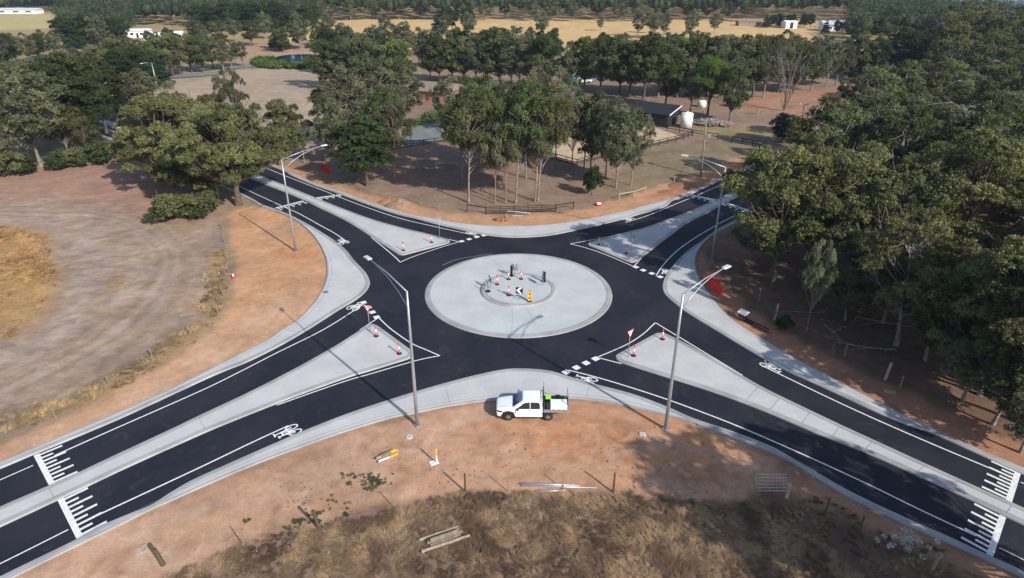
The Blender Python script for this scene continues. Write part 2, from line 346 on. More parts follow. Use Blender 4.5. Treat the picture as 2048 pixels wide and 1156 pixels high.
# ------------------------------------------------------------------ painted markings (real sheets, 4 mm over the asphalt)
PZ = .036
def line(mb_, pts, w=.11, n=6, z=PZ):
    P = GP(pts, n) if len(pts) > 2 else [np.array(G(*p)) for p in pts]
    P = [np.array(p) for p in P]
    ribbon(mb_, [p for p in offset(P, -w / 2)], [(0, z), (w, z)], 1)
lm = MB()
line(lm, [(-250, 1070), (0, 960.7), (66.5, 931.4)], .10); line(lm, [(109.5, 911.8), (226.8, 859.5), (400, 783), (476, 746), (554, 706), (650, 658), (728, 608.5)], .13)
line(lm, [(-250, 1252), (0, 1128.5), (136.7, 1060)], .10); line(lm, [(185.5, 1035.7), (390.6, 940), (503.3, 886), (577, 852)], .13)
line(lm, [(1137, 740.8), (1197.8, 756.4), (1266, 777), (1340, 801.5), (1437.8, 837.8), (1516, 870), (1613.7, 913), (1731, 967), (1843.5, 1021.9), (1951, 1072)], .13)
line(lm, [(1998, 1096), (2048, 1120.6), (2300, 1245)], .10)
line(lm, [(1519.9, 729.6), (1594, 765.7), (1676.3, 805), (1765.3, 845.6), (1882.6, 896.4), (2003.8, 947)], .13); line(lm, [(2041, 965), (2100, 991), (2300, 1080)], .10)
line(lm, [(1250.4, 445.4), (1297.3, 430.8), (1356, 406.5), (1395, 390.7), (1453.7, 365.3), (1512.4, 340.8), (1640, 286), (1860, 202)], .13)
line(lm, [(1312, 552.3), (1324.7, 532.8), (1346, 509.3), (1378, 484), (1430, 452.3), (1473, 430), (1512, 411), (1650, 338), (1860, 222)], .13)
line(lm, [(200, 209), (400, 285), (516.7, 330.3), (577.3, 354.7), (655.5, 385), (714, 408), (792.4, 434.9), (860, 451.5), (937.3, 468.4), (958.8, 473.3)], .13)
line(lm, [(200, 252), (400, 338), (487.4, 377.2), (557.7, 409.5), (596.9, 427), (636, 448.6), (671, 468), (694.6, 484.7)], .13)
lm.build('lane_lines', M['paint'], kind='structure', label='thin white bicycle lane lines along all four road arms')
lm = MB()
line(lm, [(1311, 646), (1485, 751.5)], .12); line(lm, [(1311, 646), (1303.3, 652.8), (1287.7, 667.4), (1260.3, 686), (1227, 701.7), (1193.8, 715.3)], .12, z=.0405); line(lm, [(1197.8, 716.3), (1242.7, 728)], .12)
line(lm, [(757.5, 636), (765.3, 643.5), (777, 654.4), (794.6, 668), (824, 687.7), (853, 700.4), (879.6, 712)], .12); line(lm, [(879.6, 712), (831.7, 722), (737.3, 749.5), (700, 760), (632.4, 783), (554, 811)], .12, z=.0405); line(lm, [(755.5, 637), (720, 660.3)], .12, z=.0405)
line(lm, [(919.7, 484), (898, 490), (859, 502.6), (820, 516.3), (800.6, 525)], .12); line(lm, [(800.6, 525), (790.9, 515.3), (769.3, 496.8), (753.7, 484), (742, 474.3)], .12, z=.0405); line(lm, [(917.7, 484), (898, 479.2)], .12, z=.0405)
line(lm, [(1268, 533.8), (1219, 512.8), (1180, 498.6), (1140.6, 488)], .12); line(lm, [(1140.6, 488), (1220, 473.3), (1283.6, 457.6)], .12, z=.0405); line(lm, [(1268, 532.8), (1282.6, 517)], .12, z=.0405)
lm.build('island_outline_lines', M['paint'], kind='structure', label='white outline lines round the four splitter islands')
lm = MB()
for D in ([(1191, 718.3), (1172.3, 726.7), (1152.8, 735.9), (1132.3, 745)], [(727, 605.6), (737, 615.5), (744.8, 625), (753.5, 635)], [(923.6, 483), (938.3, 478.8), (953.3, 474.7), (967.6, 471.2)], [(1271.9, 534.7), (1286.5, 541), (1303.6, 547.4), (1320.4, 554.3)]):
    g = [np.array(G(*p)) for p in D]; t = g[-1] - g[0]; t /= np.linalg.norm(t); nn = np.array([-t[1], t[0]])
    for p in g:
        q = [p + t * a * .30 + nn * b * .30 for a, b in ((-1, -1), (1, -1), (1, 1), (-1, 1))]
        lm.poly([tuple(x) for x in q], .0445)
lm.build('give_way_dashes', M['paint'], kind='structure', label='short thick white dashes across the four entries')
lm = MB()
def teeth(A, B, L, aim, w=.36):
    a = np.array(G(*A)); b = np.array(G(*B)); t = b - a; wid = np.linalg.norm(t); t /= wid
    d = np.array(G(*aim)) - np.array(G(*A)); d /= np.linalg.norm(d); pn = np.array([-d[1], d[0]])
    bw = d * w
    lm.poly([tuple(a), tuple(b), tuple(b + bw), tuple(a + bw)], PZ)
    n = 9
    for i in range(n):
        c = a + t * (.22 + (wid - .44) * i / (n - 1)) + d * (w * .9); l = L if i % 2 == 0 else L * .52
        s_ = t * .105; e = c + d * l
        lm.poly([tuple(c - s_), tuple(c + s_), tuple(e + s_), tuple(e - s_)], .0405)
teeth((67.4, 912), (98.7, 973), 1.45, (104, 897)); teeth((115.3, 1001.7), (154, 1080), 1.45, (154.4, 983))
teeth((2042, 946), (2023.4, 1006.2), 1.45, (1990, 923)); teeth((2012, 1036), (1986, 1115), 1.45, (1972, 1016))
teeth((684.8, 388.5), (630, 395.8), 1.3, (733.7, 409)); teeth((550, 416), (604.7, 401.7), 1.3, (585, 432))
teeth((1381.4, 389), (1434, 399.5), 1.3, (1362, 397)); teeth((1455.7, 406.3), (1508, 424), 1.3, (1437, 415))
lm.build('comb_bars', M['paint'], kind='structure', label='white bars with comb teeth across the lanes where the arms begin')
def bike(c, aim, s=1.1):
    c = np.array(G(*c)); d = np.array(G(*aim)) - c; d /= np.linalg.norm(d); r = np.array([d[1], -d[0]])
    T = lambda x, y: c + r * x * s + d * y * s
    b = MB()
    def seg(p, q, w=.07):
        p, q = T(*p), T(*q); t = q - p; t /= np.linalg.norm(t); n = np.array([-t[1], t[0]]) * w / 2
        b.poly([tuple(p - n), tuple(q - n), tuple(q + n), tuple(p + n)], SZ[0]); SZ[0] += .0006
    def whl(x, y):
        P = [T(x + .27 * math.cos(a), y + .46 * math.sin(a)) for a in np.linspace(0, 2 * math.pi, 20, endpoint=False)]
        if area(P) < 0: P = P[::-1]
        ribbon(b, P, [(-.02, SZ[0]), (.095, SZ[0])], 1, True); SZ[0] += .0006
    SZ = [.037]
    whl(-.33, -.5); whl(.33, -.5)
    for p, q in (((-.33, -.5), (-.13, .25)), ((-.13, .25), (.22, .3)), ((-.05, -.42), (.22, .3)), ((-.05, -.42), (-.33, -.5)), ((-.05, -.42), (-.17, .55)), ((.33, -.5), (.20, .75)), ((-.33, .58), (-.02, .58)), ((.20, .72), (.42, .78)), ((.02, .80), (.22, .74))): seg(p, q, .13)
    return b.build('bicycle_symbol', M['paint'], kind='structure', label='white bicycle symbol painted in a bike lane')
bike((573, 866), (500, 897)); bike((713, 612), (735, 597)); bike((684, 483), (660, 466)); bike((945, 466.5), (968, 473), .9)
bike((1259, 438.5), (1297, 427.5), .9); bike((1331, 544), (1318, 560), .9); bike((1169.5, 760), (1137, 751)); bike((1545.3, 734.4), (1590, 757))

lm = MB()
for a, b in (((398, 837), (411, 862)), ((97, 977), (111, 1001)), ((1515, 776), (1490, 806)), ((1560, 797), (1538, 824)), ((1620, 826), (1600, 852)), ((1680, 853), (1662, 878)), ((1745, 884), (1728, 904)), ((1850, 932), (1832, 949)), ((2024, 1010), (2010, 1032)), ((672, 392), (645, 418)), ((630, 397), (600, 394))): line(lm, [a, b], .03, z=.1395)
for a, b in (((700, 505), (655, 524)), ((738, 572), (654, 560)), ((600, 668), (570, 660)), ((1035, 455), (1030, 474)), ((1200, 436), (1215, 447)), ((1337, 560), (1400, 548)), ((1440, 640), (1462, 640)), ((1640, 748), (1655, 778)), ((890, 770), (900, 812)), ((1180, 768), (1172, 800))): line(lm, [a, b], .025, z=.1335)
lm.build('control_joints', M['joint'], kind='structure', label='thin joints cut across the concrete islands and aprons')
# thin scratches and saw cuts on the asphalt, stains on the concrete
lm = MB()
for a, b in (((688, 474), (724, 463)), ((692, 496), (744, 478)), ((780, 449), (806, 440)), ((812, 458), (850, 444)), ((905, 747), (925, 759)), ((728, 543), (806, 532))): line(lm, [a, b], .03, z=.0335)
for a, b in (((795, 775), (845, 758)), ((860, 731), (905, 737))): line(lm, [a, b], .03, z=.0335)
lm2 = lm; rs_ = random.Random(2)
for k in range(46):
    u = rs_.uniform(640, 1330); v = rs_.uniform(480, 760); X0, Y0 = G(u, v)
    if not 11 < math.dist((X0, Y0), CEN) < 20: continue
    a = rs_.uniform(0, 6.28); l_ = rs_.uniform(.3, 2.2); P_ = [np.array((X0 + t * l_ * math.cos(a + t * .8), Y0 + t * l_ * math.sin(a + t * .8))) for t in np.linspace(0, 1, 6)]; ribbon(lm2, P_, [(0, .0332), (.018, .0332)])
lm.build('road_scratches', mat('scratch', (.06, .06, .066), .8), kind='structure', label='faint pale scratches and cuts in the asphalt')
random.seed(5)
lm = MB()
def stain(pts, w, z): line(lm, pts, w, 6, z)
stain([(965, 592), (990, 556), (1010, 545)], .03, .1535)
stain([(984, 521), (1000, 535), (1018, 548)], .05, .1545)
stain([(1050, 612), (1062, 635), (1072, 652)], .05, .1555); stain([(1024, 616), (1025, 645), (1022, 668)], .04, .1565)
stain([(885, 533), (915, 521), (950, 515), (985, 510)], .07, .1575); stain([(870, 556), (900, 545), (917, 538)], .04, .1585)
lm.build('tyre_marks', mat('tyre_mark', (.30, .32, .33), .85), kind='structure', label='grey tyre scuffs curving over the central island')

# ------------------------------------------------------------------ ground
def vnoise(x, y, s, seed=0):
    x = np.asarray(x) / s; y = np.asarray(y) / s; xi = np.floor(x).astype(np.int64); yi = np.floor(y).astype(np.int64)
    fx = x - xi; fy = y - yi; fx = fx * fx * (3 - 2 * fx); fy = fy * fy * (3 - 2 * fy)
    def h(a, b):
        n = (a * 374761393 + b * 668265263 + seed * 982451653) & 0xffffffff
        n = ((n ^ (n >> 13)) * 1274126177) & 0xffffffff
        return ((n ^ (n >> 16)) & 0xffff) / 65535.0
    return (h(xi, yi) * (1 - fx) + h(xi + 1, yi) * fx) * (1 - fy) + (h(xi, yi + 1) * (1 - fx) + h(xi + 1, yi + 1) * fx) * fy
def fbm(x, y, s, seed=0, o=4):
    r = 0; a = .5
    for i in range(o): r = r + a * vnoise(x, y, s / 2 ** i, seed + i * 17); a *= .5
    return r / (1 - .5 ** o)
def sdist(x, y, P):                        # signed distance, positive inside
    P = np.array(P); d = np.full(x.shape, 1e18); ins = np.zeros(x.shape, bool); n = len(P)
    for i in range(n):
        a = P[i]; b = P[(i + 1) % n]; e = b - a; L = e @ e + 1e-12
        t = np.clip(((x - a[0]) * e[0] + (y - a[1]) * e[1]) / L, 0, 1)
        d = np.minimum(d, (x - a[0] - t * e[0]) ** 2 + (y - a[1] - t * e[1]) ** 2)
        c = ((a[1] > y) != (b[1] > y))
        if abs(e[1]) > 1e-12: ins ^= c & (x < e[0] * (y - a[1]) / e[1] + a[0])
    d = np.sqrt(d); return np.where(ins, d, -d)
def pdist(x, y, P):
    P = np.array(P); d = np.full(x.shape, 1e18)
    for i in range(len(P) - 1):
        a = P[i]; b = P[i + 1]; e = b - a; L = e @ e + 1e-12
        t = np.clip(((x - a[0]) * e[0] + (y - a[1]) * e[1]) / L, 0, 1)
        d = np.minimum(d, (x - a[0] - t * e[0]) ** 2 + (y - a[1] - t * e[1]) ** 2)
    return np.sqrt(d)
def ss(t): t = np.clip(t, 0, 1); return t * t * (3 - 2 * t)
def drop(x, y):                            # beyond the farms the land falls into a wide valley, hills behind
    r = np.hypot(x * .8, y)
    d = -55 * ss((y - 380) / 500) * ss((x / np.maximum(y, 50) - .50) / .2) - 150 * ss((r - 620) / 1500) + 330 * ss((r - 3000) / 4500) * (.6 + .5 * fbm(x, y, 2600, 3, 3))
    return d
def axis(lo, hi, a, b, step, g=1.09):
    c = list(np.arange(a, b, step)); s = step; p = c[-1]
    while p < hi: s *= g; p += s; c.append(p)
    s = step; p = c[0]
    while p > lo: s *= g; p -= s; c.insert(0, p)
    return np.array(c)
gx = axis(-7000, 7000, -62, 70, .42, 1.045); gy = axis(-300, 9000, 34, 112, .42, 1.035)
X, Y = np.meshgrid(gx, gy); x = X.ravel(); y = Y.ravel()
RS = np.array([tuple(p) for p in ROADP])[::3]
rd = sdist(x, y, RS)
nz1 = fbm(x, y, 3.0, 1); nz2 = fbm(x, y, 14.0, 2); nz3 = fbm(x, y, .9, 5, 3)
away = ss((-rd - 1.5) / 5)
z = away * ((fbm(x, y, 9, 11) - .5) * .35 + (nz3 - .5) * .12) - .01 + drop(x, y)
col = np.zeros((len(x), 3))
def lin(r, g, b): return np.array(srgb(r, g, b)[:3])
def setz(poly, c, soft=.6, rag=1.2, amt=1.0):
    P = [G(*p) for p in poly]; s_ = sdist(x, y, P) + (nz1 - .5) * 2 * rag + (nz3 - .5) * rag * .7
    m = (ss(s_ / soft * .5 + .5) * amt)[:, None]; col[:] = col * (1 - m) + np.array(c) * m
def streak(pts, c, w, amt, rag=.5):
    P = cr([G(*p) for p in pts], 6); d = pdist(x, y, P) + (nz1 - .5) * 2 * rag
    m = (ss(1.0 - d / w) * amt)[:, None]; col[:] = col * (1 - m) + np.array(c) * m
# albedos
A_PAD = (.245, .170, .125); A_PADL = (.30, .235, .195); A_SOIL = (.46, .262, .145); A_SOILP = (.45, .31, .215); A_SOUTH = (.43, .25, .155); A_GOLD = (.33, .21, .085)
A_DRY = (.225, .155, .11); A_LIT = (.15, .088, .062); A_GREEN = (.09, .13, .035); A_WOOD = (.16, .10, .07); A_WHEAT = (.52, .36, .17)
col[:] = np.array((.27, .20, .13))
far = ss((y - 260) / 60)[:, None]; col[:] = col * (1 - far) + np.array((.33, .245, .13)) * far
f2 = ss((np.hypot(x, y) - 700) / 300)[:, None]; fn = ss(fbm(x, y, 260, 21) * 4 - 1.75)[:, None]
col[:] = col * (1 - f2) + (np.array((.045, .055, .03)) * (1 - fn) + np.array((.30, .25, .14)) * fn) * f2
wh = [(560, 78), (640, 40), (1000, 36), (1560, 38), (1900, 66), (1900, 110), (1500, 110), (1130, 100), (640, 100)]
setz(wh, A_WHEAT, 6, 4)
setz([(-60, 30), (150, 27), (180, 52), (-60, 64)], (.42, .36, .17), 5, 4)
setz([(480, 90), (660, 78), (660, 125), (480, 128)], (.36, .24, .16), 5, 3)
# middle paddocks
setz([(320, 150), (450, 140), (660, 132), (860, 150), (860, 180), (640, 260), (560, 330), (300, 250)], (.345, .27, .20), 3, 1.5)
setz([(1050, 150), (1500, 165), (1890, 180), (1860, 215), (1600, 290), (1300, 400), (1000, 440), (600, 360), (560, 325), (700, 270), (850, 160)], A_PAD, 3, 1.5)
setz([(1480, 190), (1700, 172), (1880, 185), (1850, 205), (1650, 240), (1450, 215)], (.32, .185, .12), 4, 2)
setz([(1280, 285), (1420, 280), (1560, 285), (1500, 325), (1380, 380), (1200, 400), (1230, 330)], (.22, .17, .105), 2, 2)
setz([(1390, 268), (1400, 255), (1560, 262), (1560, 275)], (.24, .21, .09), 3, 1.5)
setz([(835, 232), (868, 215), (905, 214), (905, 238), (862, 252), (800, 262)], A_GREEN, 1.5, .5)
# left paddock
setz([(-400, 340), (0, 345), (220, 330), (300, 345), (440, 400), (455, 470), (462, 540), (440, 650), (300, 745), (110, 840), (-400, 1000)], (.295, .205, .15), 1.5, .8)
setz([(-400, 330), (0, 340), (215, 325), (330, 400), (300, 460), (100, 400), (-300, 400)], (.33, .19, .14), 3, 2, .7)
setz([(-300, 430), (0, 450), (90, 470), (120, 560), (90, 640), (0, 680), (-300, 700)], A_GOLD, 3.0, 1.6)
streak([(-200, 395), (0, 425), (200, 432), (300, 470), (335, 525), (290, 610), (180, 700), (0, 790), (-200, 860)], (.36, .285, .25), 2.2, .5, .5)
streak([(-200, 440), (0, 437), (100, 445), (170, 480), (190, 540), (150, 620), (60, 700), (-200, 790)], (.40, .33, .29), 3.2, .45, 1.0)
streak([(430, 470), (440, 560), (400, 640), (300, 710), (160, 790), (0, 850)], (.19, .145, .12), 2.5, .5, .5)
streak([(120, 520), (200, 470), (270, 520), (240, 600), (150, 640)], (.40, .31, .26), 2.0, .5, 1.2)
setz([(200, 560), (250, 545), (265, 570), (220, 590)], (.30, .19, .10), 1.5, 1)
setz([(425, 500), (462, 505), (450, 600), (400, 680), (300, 745), (120, 835), (0, 868), (0, 830), (120, 800), (280, 715), (390, 640)], (.30, .20, .09), 1.0, 1.0, .8)
# left road verge: raw orange soil
setz([(455, 425), (500, 412), (560, 420), (625, 460), (662, 520), (660, 570), (630, 620), (560, 680), (384, 770), (0, 940), (-300, 1060), (-300, 990), (0, 886), (110, 848), (220, 790), (330, 735), (430, 660), (470, 585), (472, 520), (460, 470)], A_SOIL, .5, .35)
setz([(500, 640), (560, 600), (610, 560), (560, 660), (400, 760), (0, 935), (-300, 1040), (-300, 1005), (0, 900), (300, 780)], A_SOILP, 3, 2.5, .75)
setz([(545, 500), (590, 495), (640, 507), (600, 520), (560, 516)], (.43, .20, .10), .8, .4, .8)
setz([(520, 470), (580, 440), (600, 460), (560, 478)], (.30, .19, .12), 1, .5, .6)
# far side verge soil
setz([(540, 325), (600, 340), (700, 380), (800, 405), (900, 425), (1000, 432), (1120, 428), (1200, 412), (1300, 380), (1400, 348), (1480, 310), (1560, 290), (1560, 330), (1400, 385), (1250, 432), (1000, 460), (800, 440), (600, 370)], A_SOIL, .9, .8, .85)
setz([(1290, 395), (1370, 370), (1500, 315), (1500, 340), (1350, 395)], (.36, .17, .09), 1.2, 1.0, .8)
# wood floor right
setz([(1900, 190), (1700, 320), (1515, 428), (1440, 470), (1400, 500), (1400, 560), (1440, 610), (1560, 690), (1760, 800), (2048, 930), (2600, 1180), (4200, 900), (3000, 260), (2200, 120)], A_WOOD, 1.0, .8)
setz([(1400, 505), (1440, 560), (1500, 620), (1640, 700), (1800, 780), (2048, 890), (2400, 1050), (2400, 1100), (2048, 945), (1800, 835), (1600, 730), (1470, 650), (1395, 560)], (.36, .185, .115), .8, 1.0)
setz([(1440, 480), (1500, 470), (1530, 520), (1440, 530)], (.30, .15, .10), 1.2, 1.5, .8)
# near side
setz([(-300, 1300), (0, 1160), (160, 1092), (350, 1002), (520, 930), (700, 862), (960, 804), (1140, 797), (1280, 818), (1400, 852), (1600, 936), (1800, 1046), (2048, 1158), (2300, 1290), (2300, 1500), (300, 1500)], A_LIT, .6, .1)
setz([(0, 1500), (300, 1180), (480, 1095), (640, 1050), (780, 1010), (880, 992), (1000, 985), (1250, 985), (1500, 1008), (1640, 1080), (1760, 1180), (1800, 1500)], A_DRY, 1.0, .8)
setz([(-300, 1310), (0, 1160), (160, 1092), (350, 1002), (520, 930), (700, 862), (960, 804), (1140, 797), (1280, 818), (1400, 852), (1560, 920), (1560, 960), (1480, 1000), (1200, 984), (1000, 984), (860, 988), (760, 1008), (640, 1040), (480, 1088), (330, 1150), (200, 1300), (-300, 1600)], A_SOUTH, .5, .45)
setz([(-200, 1200), (160, 1098), (350, 1010), (700, 880), (860, 900), (720, 990), (480, 1080), (200, 1200)], (.41, .285, .20), 4, 2.5, .75)
setz([(1000, 850), (1300, 830), (1420, 880), (1440, 960), (1250, 940), (1050, 900)], (.42, .19, .085), 3, 2.5, .7)
setz([(1300, 960), (1490, 965), (1500, 1005), (1340, 1000)], (.45, .27, .19), 1, .8, .8)
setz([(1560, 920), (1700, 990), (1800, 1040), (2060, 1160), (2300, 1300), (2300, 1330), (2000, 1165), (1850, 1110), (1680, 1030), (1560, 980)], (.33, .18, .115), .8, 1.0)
streak([(900, 870), (1200, 880), (1420, 930), (1560, 990)], (.30, .17, .10), .35, .35, .3); streak([(880, 885), (1190, 897), (1400, 945), (1540, 1003)], (.30, .17, .10), .35, .35, .3)
streak([(330, 800), (480, 720), (580, 640), (620, 560)], (.38, .22, .13), .4, .3, .2); streak([(310, 790), (460, 710), (560, 630), (600, 560)], (.38, .22, .13), .4, .3, .2)
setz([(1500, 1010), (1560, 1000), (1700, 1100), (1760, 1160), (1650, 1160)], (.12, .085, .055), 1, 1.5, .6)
streak([(1400, 700), (1560, 700), (1700, 760)], (.30, .16, .11), 1.0, .5)
# the left paddock: pale, pinkish and dull patches of worn turf
pp_ = [G(*p) for p in [(-400, 380), (100, 380), (430, 430), (450, 560), (420, 650), (290, 745), (0, 860), (-400, 1000)]]; inp = ss(sdist(x, y, pp_) / 2)
for sd_, sc_, th, c_, am in ((51, 2.2, .57, (.38, .30, .24), .5), (52, 2.2, .57, (.32, .20, .15), .4), (53, 1.4, .58, (.19, .15, .11), .45), (54, 3.5, .58, (.29, .20, .11), .45), (55, .8, .56, (.36, .30, .25), .35), (56, .7, .57, (.19, .145, .11), .35)):
    f_ = fbm(x * .8 + y * .35, y * 1.1 - x * .3, sc_, sd_, 4); m = (ss((f_ - th) / .07) * inp * am)[:, None]; gp = ss(-sdist(x, y, [G(*p) for p in [(-300, 430), (0, 450), (90, 470), (120, 560), (90, 640), (0, 680), (-300, 700)]]) / 1.5)[:, None]; m = m * (.25 + .75 * gp); col[:] = col * (1 - m) + np.array(c_) * m
for k_, (dx_, am_) in enumerate(((-30, .28), (-16, .38), (-4, .40), (8, .42), (22, .35), (38, .28), (56, .2))):
    streak([(-200, 395 - dx_ * .3), (0, 425 - dx_ * .35), (200, 432 - dx_ * .4), (300 + dx_ * .6, 470 - dx_ * .3), (335 + dx_, 525), (290 + dx_, 610 + dx_ * .3), (180 + dx_, 700 + dx_ * .5), (0, 790 + dx_), (-200, 860 + dx_)], (.20, .15, .12) if k_ % 2 else (.37, .30, .25), .45, am_, .12)
# fine scuffs on the near soil
ps_ = [G(*p) for p in [(-300, 1310), (0, 1160), (160, 1092), (700, 862), (960, 804), (1280, 818), (1560, 920), (1560, 960), (1480, 1000), (1200, 984), (860, 988), (640, 1040), (330, 1150), (-300, 1600)]]; inp = ss(sdist(x, y, ps_) / 1.5)
for sd_, sc_, th, c_, am in ((61, 3.0, .55, (.44, .25, .14), .5), (62, 1.1, .58, (.27, .15, .09), .5), (63, 2.0, .57, (.42, .30, .22), .45), (64, .8, .60, (.46, .32, .23), .4)):
    f_ = fbm(x, y, sc_, sd_, 4); m = (ss((f_ - th) / .08) * inp * am)[:, None]; col[:] = col * (1 - m) + np.array(c_) * m
# general mottling of the surface itself
col *= (1 + (nz1 - .5)[:, None] * .28) * (1 + (nz2 - .5)[:, None] * .18)
nx, ny = len(gx), len(gy)
idx = np.arange(nx * ny).reshape(ny, nx)
F = np.stack([idx[:-1, :-1], idx[:-1, 1:], idx[1:, 1:], idx[1:, :-1]], -1).reshape(-1, 4)
def npmesh(name, V, F, mats, tint=None, coln=None, smooth=False, k=4):
    me = bpy.data.meshes.new(name); me.vertices.add(len(V)); me.vertices.foreach_set('co', np.asarray(V, np.float32).ravel())
    me.loops.add(F.size); me.loops.foreach_set('vertex_index', F.astype(np.int32).ravel())
    me.polygons.add(len(F)); me.polygons.foreach_set('loop_start', np.arange(0, F.size, F.shape[1], dtype=np.int32))
    try: me.polygons.foreach_set('loop_total', np.full(len(F), F.shape[1], np.int32))
    except Exception: pass
    for m in (mats if isinstance(mats, (list, tuple)) else [mats]): me.materials.append(m)
    if tint is not None:
        a = me.attributes.new('tint', 'FLOAT', 'POINT'); a.data.foreach_set('value', np.asarray(tint, np.float32))
    if coln is not None:
        a = me.attributes.new('soil', 'FLOAT_COLOR', 'POINT'); a.data.foreach_set('color', np.concatenate([coln, np.ones((len(coln), 1))], 1).astype(np.float32).ravel())
    if smooth: me.polygons.foreach_set('use_smooth', np.ones(len(F), bool))
    me.update(calc_edges=True); me.validate()
    return me
def groundmat():
    m = bpy.data.materials.new('ground_soil'); m.use_nodes = True; t = m.node_tree; b = t.nodes['Principled BSDF']; L = t.links.new; N = t.nodes.new
    at = N('ShaderNodeAttribute'); at.attribute_name = 'soil'; tc = N('ShaderNodeTexCoord')
    b.inputs['Roughness'].default_value = .95; b.inputs['Specular IOR Level'].default_value = .1
    prev = at.outputs['Color']
    hs = []
    for s, d, lo, hi, dist in ((1.1, 9, .82, 1.17, .6), (7, 6, .84, 1.15, 0), (.25, 5, .86, 1.14, .5), (32, 3, .78, 1.22, 0)):
        n = N('ShaderNodeTexNoise'); n.inputs['Scale'].default_value = s; n.inputs['Detail'].default_value = d; n.inputs['Roughness'].default_value = .65; n.inputs['Distortion'].default_value = dist
        L(tc.outputs['Object'], n.inputs['Vector'])
        r = N('ShaderNodeMapRange'); r.inputs[1].default_value = .3; r.inputs[2].default_value = .7; r.inputs[3].default_value = lo; r.inputs[4].default_value = hi
        L(n.outputs[0], r.inputs[0]); mx = N('ShaderNodeMix'); mx.data_type = 'RGBA'; mx.blend_type = 'MULTIPLY'; mx.inputs[0].default_value = 1
        L(prev, mx.inputs[6]); L(r.outputs[0], mx.inputs[7]); prev = mx.outputs[2]; hs.append(n.outputs[0])
    L(prev, b.inputs['Base Color'])
    bp = N('ShaderNodeBump'); bp.inputs['Strength'].default_value = .5; bp.inputs['Distance'].default_value = .06; L(hs[1], bp.inputs['Height']); L(bp.outputs[0], b.inputs['Normal'])
    return m
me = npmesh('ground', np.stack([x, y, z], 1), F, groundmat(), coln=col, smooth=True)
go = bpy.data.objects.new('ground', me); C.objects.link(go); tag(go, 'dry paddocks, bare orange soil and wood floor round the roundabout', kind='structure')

# gravel drive, arena sand, ponds, old road
def sheet(name, pts, mat_, lab, z=.12, n=5):
    P = GP(pts, n, True); m_ = MB(); m_.poly([tuple(p) for p in P], z); return m_.build(name, mat_, kind='structure', label=lab)
M['gravel'] = mat('grey_gravel', (.20, .22, .21), .9, col2=(.15, .165, .16), scale=.6)
M['sand'] = mat('arena_sand', (.50, .38, .25), .95, col2=(.42, .32, .21), scale=.5)
M['water'] = mat('pond_water', (.018, .035, .085), .08, 0, spec=.5)
M['dirtroad'] = mat('dirt_road', (.33, .27, .22), .95, noise=.15, scale=.5)
sheet('gravel_drive', [(735, 302), (748, 280), (800, 270), (845, 252), (890, 247), (960, 258), (1030, 268), (1000, 286), (930, 277), (870, 286), (800, 297)], M['gravel'], 'grey gravel drive between the black fences', .2)
sheet('arena', [(1040, 300), (1060, 268), (1150, 250), (1296, 252), (1362, 275), (1264, 302), (1168, 325), (1154, 330)], M['sand'], 'pale sand riding arena inside the black rail fence', .2, 1)
sheet('pond', [(543, 122), (560, 113), (600, 109.5), (645, 112), (648, 121), (600, 128), (565, 129)], M['water'], 'small dark blue farm pond beyond the dry paddock', .22)
sheet('pond', [(1137, 165), (1140, 150), (1160, 142), (1200, 148), (1180, 166)], M['water'], 'small blue dam glimpsed behind the gum trees', .22)
sheet('path', [(325, 158), (328, 152), (440, 143), (468, 128), (470, 115), (478, 115), (482, 130), (660, 131), (660, 136), (480, 137), (440, 150)], M['gravel'], 'grey gravel track running past the pond', .2)

# ------------------------------------------------------------------ trees
def tubes_np(paths, sides=6):
    V = []; F = []; off = 0
    ang = np.linspace(0, 2 * math.pi, sides, endpoint=False)
    for P, rad in paths:
        P = np.array(P, float); rad = np.array(rad, float); n = len(P)
        T = np.gradient(P, axis=0); T /= np.linalg.norm(T, axis=1)[:, None] + 1e-9
        ref = np.where(np.abs(T[:, 2:3]) < .9, np.array([[0, 0, 1.]]), np.array([[1., 0, 0]]))
        U = np.cross(T, ref); U /= np.linalg.norm(U, axis=1)[:, None] + 1e-9; Wv = np.cross(T, U)
        ring_ = P[:, None, :] + rad[:, None, None] * (U[:, None, :] * np.cos(ang)[None, :, None] + Wv[:, None, :] * np.sin(ang)[None, :, None])
        V.append(ring_.reshape(-1, 3)); i = np.arange(n - 1)[:, None] * sides + np.arange(sides)[None, :]
        j = np.arange(n - 1)[:, None] * sides + (np.arange(sides)[None, :] + 1) % sides
        F.append(np.stack([i, j, j + sides, i + sides], -1).reshape(-1, 4) + off); off += n * sides
    return np.concatenate(V), np.concatenate(F)
def bez(a, b, c, n=6):
    t = np.linspace(0, 1, n)[:, None]; return (1 - t) ** 2 * a + 2 * (1 - t) * t * b + t * t * c
